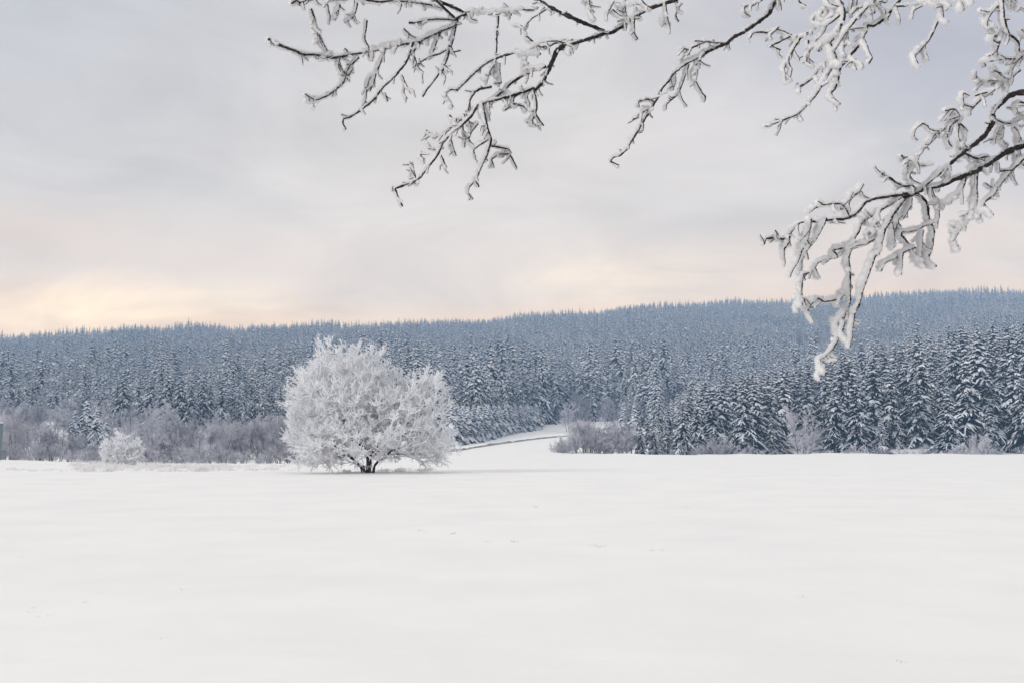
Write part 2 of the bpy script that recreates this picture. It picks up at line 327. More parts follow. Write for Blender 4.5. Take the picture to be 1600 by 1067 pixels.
mb.add(V.reshape(-1, 3), q[:2].reshape(-1, 4), None, 0); mb.add(V.reshape(-1, 3), q[2:].reshape(-1, 4), None, 1)
tag(mb.obj('road', [M['earth'], m]), kind='structure')

# ------------------------------------------------------------------ spruces
def spruce_mesh(name, seed, H, Rm, nb, ntw, bare_base=0.03, snow=1.0, trunk=True):
    """crown of one spruce: drooping boughs of dark needles carrying snow; returns (crown mesh, trunk mesh)"""
    g = np.random.default_rng(seed); mb = MB()
    hN = bare_base + (0.985 - bare_base)*np.linspace(0, 1, nb)**1.12 + g.normal(0, 0.006, nb); hN = np.clip(hN, 0.02, 0.985)
    phi = np.arange(nb)*2.399963 + g.normal(0, 0.35, nb)
    Lb = Rm*((1 - hN)**0.78*0.93 + 0.03)*np.clip(g.normal(1, 0.26, nb), 0.4, 1.45)
    Lb *= 0.84 + 0.16*np.sin(hN*17 + phi*1.0 + seed)
    a = np.interp(hN, [0, 0.5, 0.9, 1], [0.02, 0.08, 0.45, 1.2]) + g.normal(0, 0.05, nb)
    bq = np.interp(hN, [0, 0.5, 0.9, 1], [0.75, 0.85, 0.75, 0.3])*np.clip(g.normal(1, 0.2, nb), 0.5, 1.5)
    D = np.stack([np.cos(phi), np.sin(phi), np.zeros(nb)], 1); S = np.stack([-np.sin(phi), np.cos(phi), np.zeros(nb)], 1)
    def P(idx, tt):
        Lx = Lb[idx]; z = hN[idx]*H + Lx*(a[idx]*tt - bq[idx]*tt**2)
        return D[idx]*(Lx*tt)[:, None] + np.array([0, 0, 1.])*z[:, None]
    al = np.arange(nb); load_ = np.clip(g.lognormal(0, 0.35, nb), 0.4, 1.8); sr = (0.055 + 0.032*Lb)*snow*(H/18)**0.5*load_
    K = 4 if ntw >= 6 else 2
    for j in range(K):
        t0 = np.full(nb, 0.12 + 0.88*j/K); t1 = np.full(nb, 0.12 + 0.88*(j+1)/K)
        A = P(al, t0); B = P(al, t1); r0 = sr*(1.25 - 0.5*t0); r1 = sr*(1.25 - 0.8*t1)
        up = np.array([0, 0, 1.])*(sr*0.8)[:, None]
        keep = g.random(nb) < 0.9
        prisms(mb, (A + up)[keep], (B + up*0.8)[keep], r0[keep], r1[keep], 1)
        w = (0.10 + 0.10*Lb*(1 - t0))[:, None]
        quads(mb, A + S*w, A - S*w, B - S*w*0.7, B + S*w*0.7, 0)
        cur = np.array([0, 0, -1.])*(0.16*Lb*(1.15 - t0) + 0.12)[:, None]
        quads(mb, A, B, B + cur*0.7, A + cur*1.2, 0)
    # side twigs
    idx = np.repeat(al, ntw*2); n = len(idx)
    tt = np.tile(np.repeat(np.linspace(0.22, 0.97, ntw), 2), nb) + g.normal(0, 0.04, n); tt = np.clip(tt, 0.12, 1)
    sd = np.tile(np.array([1., -1.]), nb*ntw)
    lt = (0.50*Lb[idx]*(1.12 - tt) + 0.12)*np.clip(g.normal(1, 0.25, n), 0.4, 1.6)
    A = P(idx, tt)
    dv = D[idx]*(0.62 + g.normal(0, .15, n))[:, None] + S[idx]*(sd*(0.75 + g.normal(0, .15, n)))[:, None]
    dv[:, 2] -= 0.42 + 0.25*g.random(n); dv = unit(dv)
    Mid = A + dv*(lt*0.55)[:, None]; dv2 = dv.copy(); dv2[:, 2] -= 0.35; dv2 = unit(dv2); B = Mid + dv2*(lt*0.5)[:, None]
    wv = unit(np.cross(dv, np.array([0, 0, 1.])))*(0.07 + 0.09*lt)[:, None]
    dn = np.array([0, 0, -1.])*(0.10 + 0.22*lt)[:, None]
    quads(mb, A + wv, A - wv, B - wv*0.4, B + wv*0.4, 0)
    quads(mb, A, Mid, Mid + dn, A + dn*1.1, 0); quads(mb, Mid, B, B + dn*0.7, Mid + dn, 0)
    ks = g.random(n) < 0.86*min(1, snow)
    ur = (0.050 + 0.070*lt)*snow*(H/18)**0.5*load_[idx]*np.clip(g.normal(1, .25, n), .4, 1.6); up = np.array([0, 0, 1.])*(ur*0.9)[:, None]
    prisms(mb, (A + up)[ks], (Mid + up)[ks], ur[ks]*0.8, ur[ks]*1.1, 1)
    prisms(mb, (Mid + up)[ks], (B + up*0.6)[ks], ur[ks]*1.1, ur[ks]*0.35, 1)
    # inner gloom: short needle shoots close to the stem
    ni = nb*2; hh = g.random(ni)**1.1*0.93 + 0.03; ph = g.random(ni)*6.283; ln = Rm*(1 - hh)*0.5
    A = np.stack([np.zeros(ni), np.zeros(ni), hh*H], 1); dv = np.stack([np.cos(ph), np.sin(ph), -0.5 - 0*ph], 1); B = A + dv*ln[:, None]
    dn = np.array([0, 0, -1.])*(ln*0.45 + 0.1)[:, None]; quads(mb, A, B, B + dn*0.5, A + dn, 0)
    # leader shoot
    tip = np.array([[0, 0, H*0.965]]); prisms(mb, tip, tip + [[0.02, 0, H*0.025]], 0.05, 0.02, 0); prisms(mb, tip + [[0.03, 0, 0.0]], tip + [[0.03, 0, H*0.022]], 0.07*snow, 0.03, 1)
    tb = None
    if trunk:
        tb = MB(); zz_ = np.linspace(-0.6, 0.97, 12)*H; tube(tb, np.stack([0.04*np.sin(zz_*0.7), 0.04*np.cos(zz_*0.5), zz_], 1), np.linspace(0.26, 0.02, 12)*H/18, 7, 0.05, 0, g)
    return mb, tb
SP_MATS = [M['needles'], M['tree_snow'], M['bare_stem']]
def spruce_variant(seed, H, Rm, nb, ntw, **kw):
    c, tr = spruce_mesh('crown', seed, H, Rm, nb, ntw, **kw)
    return c.mesh('crown', SP_MATS), tr.mesh('trunk', [M['bare_stem']], True), H
NEAR = [spruce_variant(100 + s, 18, rm, nb, 6, bare_base=bb, snow=0.86) for s, rm, nb, bb in ((0, 4.2, 92, 0.03), (1, 3.6, 98, 0.03), (2, 4.8, 88, 0.04), (3, 3.4, 96, 0.05), (4, 4.0, 98, 0.02), (5, 3.8, 76, 0.2), (6, 4.5, 84, 0.03))]
MIDV = [spruce_variant(200 + s, 18, rm, 85, 4, snow=1.15) for s, rm in ((0, 3.6), (1, 3.2), (2, 4.0), (3, 3.4))]
YOUNG = [spruce_variant(300 + s, 10, rm, 70, 4, snow=2.3) for s, rm in ((0, 2.6), (1, 2.3), (2, 2.9))]
def put_tree(name, var, x, y, H, rz, label, cat, group, kx=1.0, sink=0.15, lean=0.0):
    e = empty(name, (x, y, gz(x, y) - sink), rz); s = H/var[2]; e.scale = (s*kx, s*kx, s); e.rotation_euler = (lean, lean*0.5, rz)
    tag(e, label, cat, group)
    for nm, me in (('trunk', var[1]), ('crown', var[0])):
        if me is None: continue
        c = bpy.data.objects.new(nm, me); COL.objects.link(c); c.parent = e
    return e

FST = ([-700, 0, 100, 250, 450, 560, 690, 730, 850, 880, 960, 1010, 1045, 1300, 1600, 2300],
       [ 335, 335, 330, 300, 285, 300, 330, 335, 440, 470, 455, 400, 223, 222, 221, 221])
g = np.random.default_rng(11); trees = []
Yv = 215.0
while Yv < 1600:
    sp_ = 6.6 if Yv < 480 else 6.2 if Yv < 900 else 7.0
    xs = np.arange(-0.80*Yv, 0.80*Yv, sp_) + g.uniform(-0.45, 0.45, len(np.arange(-0.80*Yv, 0.80*Yv, sp_)))*sp_
    ys = Yv + g.uniform(-0.5, 0.5, len(xs))*sp_
    st = np.interp(CX + xs/ys*F, *FST)
    ok = (np.hypot(xs, ys) < 1630) & (ys > st + g.uniform(0, 4, len(xs))) & (g.random(len(xs)) < (0.90 - 0.18*((ys < 470) & (xs/ys*F > 200))))
    trees.append(np.stack([xs, ys], 1)[ok]); Yv += sp_
trees = np.concatenate(trees)
TH = np.clip(g.normal(18.0, 3.4, len(trees)), 9, 26) - np.clip(g.normal(0, 1, len(trees)) - 1.6, 0, 1)*5
pxs = CX + trees[:, 0]/trees[:, 1]*F
TH = np.where(trees[:, 1] > 650, 18.0 + (TH - 18.0)*np.where(trees[:, 1] > 950, 0.45, 0.65), TH); TH = np.where((pxs > 1000) & (trees[:, 1] < 480), TH*1.16, TH); TH = np.where((pxs < 560) & (trees[:, 1] < 400), TH*0.74, TH)
TH = np.where((trees[:, 1] < 236) & (pxs > 1000), TH*g.uniform(0.6, 1.02, len(trees)), TH)
TH = TH*(1 + 0.13*np.sin(trees[:, 0]*0.045 + 1.3*np.sin(trees[:, 1]*0.031)) + 0.08*np.sin(trees[:, 1]*0.11 + trees[:, 0]*0.06))
gzs = ground(trees[:, 0], trees[:, 1])
inview = (pxs > -25) & (pxs < 1625)
# the nearer wood on the right steps up from low trees at its left corner
topT = np.interp(pxs, [985, 1040, 1065, 1100, 1200, 1260, 1340, 1450, 1600], [662, 628, 604, 590, 567, 552, 523, 505, 493])
cap = np.array([zat(t_, y_) for t_, y_ in zip(topT + g.uniform(0, 22, len(pxs))**1.0, trees[:, 1])]) - gzs
nearw = (pxs > np.where(trees[:, 1] < 330, 990, 1036)) & (trees[:, 1] < 480); TH = np.where(nearw, np.minimum(TH, cap), TH)
midw = (pxs > 560) & ~nearw & (trees[:, 1] < 680) & ((pxs < 960) | (trees[:, 1] > 480)); TH = np.where(midw, TH*1.28, TH)
kp = (TH > 4.0) & (~nearw | (np.random.default_rng(5).random(len(TH)) < 0.80)); trees, TH, pxs, gzs, inview = trees[kp], TH[kp], pxs[kp], gzs[kp], inview[kp]
# the trees that show largest in the frame stand as trees of their own
def show_score():
    sc = np.zeros(len(trees)); colm = np.full(1700, 9.0)    # lowest picture row still free above nearer trees, as tangent of elevation
    colm[:] = -1.0
    for kk in np.argsort(trees[:, 1]):
        Yd = trees[kk, 1]; w_ = max(1.0, 1.5*TH[kk]/17*F/Yd); a_ = int(max(0, pxs[kk] + 50 - w_)); b_ = int(min(1699, pxs[kk] + 50 + w_))
        if b_ <= a_: continue
        top = (gzs[kk] + TH[kk]*0.9 - EYE)/Yd; bot = max((gzs[kk] - EYE)/Yd, 0.0 if pxs[kk] > 1000 else -0.01)
        vis = np.clip(top - np.maximum(colm[a_:b_], bot), 0, None).sum()*F
        if inview[kk]: sc[kk] = vis
        colm[a_:b_] = np.maximum(colm[a_:b_], (gzs[kk] + TH[kk]*0.75 - EYE)/Yd)
    return sc
score = show_score(); own = set(np.argsort(-score)[:270].tolist())
front = [kk for kk in own if trees[kk, 1] < np.interp(pxs[kk], *FST) + 9]; deep = [kk for kk in own if kk not in set(front)]
lab = {}
for side, row, where, back, gr, gd in ((1, sorted([k_ for k_ in front if pxs[k_] > 1000], key=lambda k_: pxs[k_]), 'at the right-hand field edge', 'in the right-hand wood', 'spruces along the right field edge', 'spruces in the wood on the right'),
                       (0, sorted([k_ for k_ in front if pxs[k_] <= 1000], key=lambda k_: pxs[k_]), 'at the foot of the far hillside', 'up the far hillside', 'spruces at the foot of the far hillside', 'spruces up the far hillside')):
    for n_, k_ in enumerate(row):
        size = 'tall' if TH[k_] > 17.5 else 'short' if TH[k_] < 14 else 'medium'
        lab[k_] = (f'{size} snow-laden spruce {where}, {ordinal(n_)} from the left', gr)
    rp = np.array([pxs[k_] for k_ in row]); cnt = {}
    for k_ in sorted([d_ for d_ in deep if (pxs[d_] > 1000) == bool(side)], key=lambda d_: trees[d_, 1]):
        j_ = int(np.argmin(np.abs(rp - pxs[k_]))); cnt[j_] = cnt.get(j_, 0) + 1
        lab[k_] = (f'{ordinal(cnt[j_] - 1)} snowy spruce back {back} behind the {ordinal(j_)} edge spruce', gd)
for k_ in sorted(own, key=lambda q_: trees[q_, 1]):
    x, y = trees[k_]; v = NEAR[int(g.integers(len(NEAR)))] if y < 330 else MIDV[int(g.integers(len(MIDV)))]
    put_tree('spruce_tree', v, x, y, TH[k_], g.uniform(0, 6.28), lab[k_][0], 'spruce', lab[k_][1], g.uniform(1.2, 1.55) if pxs[k_] > 1000 and y < 480 else g.uniform(0.9, 1.2), lean=g.normal(0, 0.02))

def bare_variant(seed, H, stems, spread, levels, twig_r, raw=False):
    g = np.random.default_rng(seed); tb = MB(); cb = MB()
    A = np.stack([g.normal(0, 0.25*spread, stems), g.normal(0, 0.25*spread, stems), np.full(stems, -0.4)], 1)
    d = unit(np.stack([g.normal(0, 0.22*spread, stems), g.normal(0, 0.22*spread, stems), np.ones(stems)], 1))
    ln = H*g.uniform(0.65, 0.95, stems) + 0.4; rr = np.full(stems, 0.010*H)
    for lv, (kch, lf, angm) in enumerate([(0, 0, 0)] + levels):
        if lv:
            n = len(A); pi_ = np.repeat(np.arange(n), kch); tt = g.uniform(0.18 if lv == 1 else 0.1, 1.0, n*kch)
            base = A[pi_] + d[pi_]*(ln[pi_]*tt)[:, None] + bend[pi_]*(4*tt*(1-tt))[:, None]
            rv = unit(g.standard_normal((n*kch, 3))); nd = unit(d[pi_] + rv*angm + np.array([0, 0, 0.25]))
            nl = ln[pi_]*lf*(1.25 - tt*0.8)*g.uniform(0.6, 1.3, n*kch); nr_ = rr[pi_]*0.45
            A, d, ln, rr = base, nd, nl, np.maximum(nr_, twig_r)
        n = len(A); bend = unit(g.standard_normal((n, 3)))*(ln*0.05)[:, None]
        P_ = [A, A + d*(ln*0.5)[:, None] + bend, A + d*ln[:, None]]
        tgt = tb if lv == 0 else cb
        prisms(tgt, P_[0], P_[1], rr, rr*0.75); prisms(tgt, P_[1], P_[2], rr*0.75, rr*0.4)
    if raw: return cb
    return cb.mesh('crown', [M['bare']]), tb.mesh('trunk', [M['bare_stem']]), H
BARE_MB = bare_variant(590, 8, 3, 0.8, [(13, 0.38, 0.95), (7, 0.45, 0.9), (4, 0.5, 1.0)], 0.03, raw=True)

# the remaining woods, one mass: points that each carry a spruce
rest = np.array([k_ for k_ in range(len(trees)) if k_ not in own])
fc = bpy.data.collections.new('forest_spruce_kinds')
def src(seed, H, Rm, nb, ntw, snow):
    c, _ = spruce_mesh('crown', seed, H, Rm, nb, ntw, snow=snow, trunk=False)
    prisms(c, [[0, 0, -0.6]], [[0, 0, H*0.95]], 0.25, 0.03, 2)
    o = bpy.data.objects.new('forest_spruce', c.mesh('forest_spruce', SP_MATS)); fc.objects.link(o)
for s_ in range(3): src(400 + s_, 18, 3.5 + 0.35*s_, 74, 5, 1.35)
for s_ in range(3): src(420 + s_, 18, 3.5 + 0.35*s_, 42, 3, 1.75)
bo_ = bpy.data.objects.new('forest_tree', BARE_MB.mesh('forest_tree', [M['bare']])); fc.objects.link(bo_)
patch = np.sin(trees[rest, 0]*0.021 + 2*np.sin(trees[rest, 1]*0.009)) + np.sin(trees[rest, 1]*0.027 + trees[rest, 0]*0.013 + 1.0)
isbare = (patch > 1.25) & (g.random(len(rest)) < 0.5) | (g.random(len(rest)) < 0.012)
me = bpy.data.meshes.new('forest'); me.vertices.add(len(rest))
co = np.stack([trees[rest, 0], trees[rest, 1], gzs[rest] - 0.2], 1); me.vertices.foreach_set('co', co.astype(np.float32).ravel())
def attr(nm, ty, data):
    a_ = me.attributes.new(nm, ty, 'POINT'); a_.data.foreach_set('value', data)
attr('tall', 'FLOAT', np.where(isbare, TH[rest]/8*0.82, TH[rest]/18).astype(np.float32)); attr('turn', 'FLOAT', g.uniform(0, 6.28, len(rest)).astype(np.float32))
attr('sort', 'INT', np.where(isbare, 6, np.where(trees[rest, 1] < 650, g.integers(0, 3, len(rest)), g.integers(3, 6, len(rest)))).astype(np.int32))
forest = bpy.data.objects.new('forest', me); COL.objects.link(forest)
tag(forest, 'snow-dusted spruce wood covering the long hill', None, None, 'stuff')
gn = bpy.data.node_groups.new('forest', 'GeometryNodeTree')
gn.interface.new_socket('Geometry', in_out='INPUT', socket_type='NodeSocketGeometry'); gn.interface.new_socket('Geometry', in_out='OUTPUT', socket_type='NodeSocketGeometry')
gi = gn.nodes.new('NodeGroupInput'); go = gn.nodes.new('NodeGroupOutput')
iop = gn.nodes.new('GeometryNodeInstanceOnPoints'); ci = gn.nodes.new('GeometryNodeCollectionInfo')
ci.inputs['Collection'].default_value = fc; ci.inputs['Separate Children'].default_value = True; ci.inputs['Reset Children'].default_value = True
def named(nm, ty):
    n_ = gn.nodes.new('GeometryNodeInputNamedAttribute'); n_.data_type = ty; n_.inputs[0].default_value = nm; return n_.outputs[0]
gl = gn.links.new
mp = gn.nodes.new('GeometryNodeMeshToPoints'); gl(gi.outputs[0], mp.inputs[0]); gl(mp.outputs[0], iop.inputs['Points']); gl(ci.outputs[0], iop.inputs['Instance'])
iop.inputs['Pick Instance'].default_value = True; gl(named('sort', 'INT'), iop.inputs['Instance Index'])
cr = gn.nodes.new('ShaderNodeCombineXYZ'); gl(named('turn', 'FLOAT'), cr.inputs[2]); gl(cr.outputs[0], iop.inputs['Rotation'])
gl(named('tall', 'FLOAT'), iop.inputs['Scale']); gl(iop.outputs[0], go.inputs[0])
md = forest.modifiers.new('forest', 'NODES'); md.node_group = gn

# young spruces standing in a dense row beyond the frosted tree
rowp = []; gy = np.random.default_rng(21)
for r_ in range(3):
    for s_ in np.linspace(0, 1, 17):
        px = 706 + (838 - 706)*s_ + gy.uniform(-2, 2); Yd = 268 + (405 - 268)*s_ + r_*5 + gy.uniform(-1, 1)
        rowp.append(((px - CX)/F/1.005*Yd, Yd, 11.4 - 1.6*s_ + gy.uniform(-.35, .35), r_, px))
for r_ in range(3):
    for n_, (x, y, H_, _, _) in enumerate([p for p in rowp if p[3] == r_]):
        if r_ == 0: lb = f'young snowy spruce in the dense row beyond the track, {ordinal(n_)} from the left'
        else: lb = f'young spruce in line {ORD[r_]} of the dense row, {ordinal(n_)} from the left'
        put_tree('young_spruce', YOUNG[int(gy.integers(3))], x, y, H_, gy.uniform(0, 6.28), lb, 'young spruce', 'young spruces in the dense row' if r_ == 0 else 'young spruces behind the row', gy.uniform(1.2, 1.5))
# separate small spruces standing free of the wood
for px, Yd, H_, lb in ((1022, 209, 7.8, 'small broad snowy spruce between the frosted thicket and the corner spruce'),
                       (1001, 205, 6.4, 'small slender spruce touching the right end of the frosted thicket'),
                       (1040, 232, 9.0, 'pale small spruce peeping out behind the broad small one'),
                       (1012, 262, 10.0, 'spruce top showing between the two small field-edge spruces'),
                       (992, 290, 11.0, 'spruce rising behind the right end of the frosted thicket'),
                       (1030, 300, 12.5, 'taller spruce on the slope above the small broad one'),
                       (975, 330, 11.0, 'spruce on the slope above the middle of the frosted thicket'),
                       (876, 204, 3.4, 'tiny snowy spruce in the left tip of the frosted thicket'),
                       (1068, 219, 13.0, 'heavily snow-laden spruce leaning at the left corner of the right-hand wood'),
                       (1030, 226, 8.5, 'half-hidden spruce just left of the corner spruce'),
                       (1090, 226, 15.2, 'tall spruce directly behind the corner spruce'),
                       (116, 238, 10, 'left dark spruce of the clump in front of the hillside thicket'),
                       (134, 243, 12.0, 'tallest dark spruce of the clump in front of the hillside thicket'),
                       (150, 239, 10.5, 'right dark spruce of the clump in front of the hillside thicket'),
                       (166, 236, 8.5, 'small spruce at the edge of the dark clump in the thicket'),
                       (268, 190, 6.0, 'thin dark spruce half hidden among the lilac bare trees'),
                       (312, 196, 6.2, 'lone small spruce low among the bare trees right of the thin one')):
    x = (px - CX)/F/1.005*Yd
    put_tree('spruce_tree', (NEAR if px > 1000 else YOUNG)[int(gy.integers(3))], x, Yd, H_, gy.uniform(0, 6.28), lb, 'spruce', 'spruces standing free of the wood', gy.uniform(1.0, 1.2))

# ------------------------------------------------------------------ bare deciduous trees and shrubs
BARE = [bare_variant(500 + s, 8, st, sprd, [(18, 0.36, 0.95), (10, 0.42, 0.9), (7, 0.5, 1.0)], 0.013) for s, st, sprd in ((0, 3, 0.7), (1, 4, 0.9), (2, 2, 0.6), (3, 4, 1.2))]
SHRUB = [bare_variant(520 + s, 4, st, 2.0, [(11, 0.45, 1.0), (9, 0.45, 0.9), (5, 0.5, 1.0)], 0.011) for s, st in ((0, 8), (1, 10), (2, 9))]
gb = np.random.default_rng(31)
def bare_row(specs, rowname, lbl, group, name='bare_tree', cat='bare tree', var=BARE):
    specs = sorted(specs, key=lambda s_: s_[0])
    for n_, (px, Yd, H_) in enumerate(specs):
        x = (px - CX)/F/1.005*Yd
        put_tree(name, var[int(gb.integers(len(var)))], x, Yd, H_, gb.uniform(0, 6.28), lbl.format(ordinal(n_)), cat, group, gb.uniform(0.95, 1.35))
topL = lambda px: np.interp(px, [-20, 40, 90, 150, 200, 260, 330, 400, 450, 520], [640, 648, 668, 690, 672, 662, 652, 655, 650, 655])
sp1 = [(px + gb.uniform(-5, 5), 140 + gb.uniform(-8, 8)) for px in np.arange(-15, 520, 15.5)]
bare_row([(px, Y_, (716 - topL(px) + gb.uniform(-9, 6))*Y_/F + 0.9) for px, Y_ in sp1], 0, 'bare lilac-grey tree in the front of the left thicket, {} from the left', 'bare trees in front of the left thicket')
sp2 = [(px + gb.uniform(-7, 7), 175 + gb.uniform(-10, 15)) for px in np.arange(-15, 520, 17)]
bare_row([(px, Y_, (716 - topL(px) + gb.uniform(-2, 12))*Y_/F + 0.9) for px, Y_ in sp2], 0, 'frost-greyed bare tree in the back of the left thicket, {} from the left', 'bare trees in the back of the left thicket')
sp4 = [(px + gb.uniform(-5, 5), 128 + gb.uniform(-4, 6)) for px in np.arange(4, 500, 21)]
bare_row([(px, Y_, gb.uniform(1.6, 3.2)) for px, Y_ in sp4], 0, 'low twiggy bush at the foot of the left thicket, {} from the left', 'low bushes at the foot of the left thicket', 'twiggy_bush', 'bush', SHRUB)
sp5 = [(px + gb.uniform(-7, 7), 215 + gb.uniform(-10, 15)) for px in np.arange(-15, 600, 19)]
bare_row([(px, Y_, (712 - topL(px) + gb.uniform(-14, 3))*Y_/F + 0.5) for px, Y_ in sp5], 0, 'grey bare tree deepest in the left thicket, {} from the left', 'bare trees deepest in the left thicket')
sp6 = [(px + gb.uniform(-9, 9), gb.uniform(262, 325)) for px in np.arange(-15, 275, 8)]
bare_row([(px, Y_, gb.uniform(6, 10.5)) for px, Y_ in sp6], 0, 'pale frosted tree on the slope behind the left thicket, {} from the left', 'pale frosted trees on the slope behind the left thicket')
bare_row([(px + gb.uniform(-4, 4), 246 + gb.uniform(-8, 8), 12 + gb.uniform(-1, 2)) for px in (8, 30, 55, 78, 112, 190, 225)], 0, 'pale frosted broadleaf tree rising behind the left thicket, {} from the left', 'pale broadleaf trees behind the left thicket')
bare_row([(px, Y_, H_) for px, Y_, H_ in ((888, 380, 13), (905, 392, 16), (922, 400, 14), (945, 398, 15), (962, 405, 12), (975, 400, 14))], 0, 'grey bare tree before the hillside spruces, {} from the left of its clump', 'grey bare trees before the hillside spruces')
topM = lambda px: np.interp(px, [862, 880, 900, 930, 960, 1000], [700, 688, 672, 664, 655, 662])
sp3 = [(px + gb.uniform(-3, 3), 203 + gb.uniform(-4, 7)) for px in np.arange(868, 988, 7)]
bare_row([(px, Y_, (709 - topM(px) + gb.uniform(-16, 9))*Y_/F + 0.9) for px, Y_ in sp3], 0, 'pale frosted shrub in the middle thicket, {} from its left tip', 'frosted shrubs of the middle thicket', 'frosted_shrub', 'shrub', SHRUB + BARE[1:3])
sp7 = [(px + gb.uniform(-10, 10), gb.uniform(214, 221)) for px in (1060, 1088, 1165, 1196, 1228, 1300, 1338, 1375, 1412, 1440, 1478, 1500, 1560, 1590)]
bare_row([(px, Y_, gb.uniform(2.2, 4.2)) for px, Y_ in sp7], 0, 'low frosted bush at the foot of the right-hand wood, {} from the left', 'low bushes at the foot of the right-hand wood', 'frosted_shrub', 'shrub', SHRUB)
for px, Yd, H_, lb, v in ((1122, 209, 5.6, 'round lilac-grey bush alone before the tall spruces', SHRUB[0]), (1250, 214, 12.0, 'tall pinkish bare tree among the edge spruces', BARE[1]),
                          (1262, 217, 9.0, 'shorter bare tree leaning beside the tall pinkish one', BARE[3]), (1532, 212, 5.5, 'frosted bush before the bare trunks near the right edge', SHRUB[1]),
                          (1105, 211, 3.0, 'low bush at the left foot of the round one', SHRUB[2])):
    e = put_tree('bare_tree' if v in BARE else 'frosted_shrub', v, (px - CX)/F/1.005*Yd, Yd, H_, gb.uniform(0, 6.28), lb, 'bare tree' if v in BARE else 'shrub', None, 1.0)

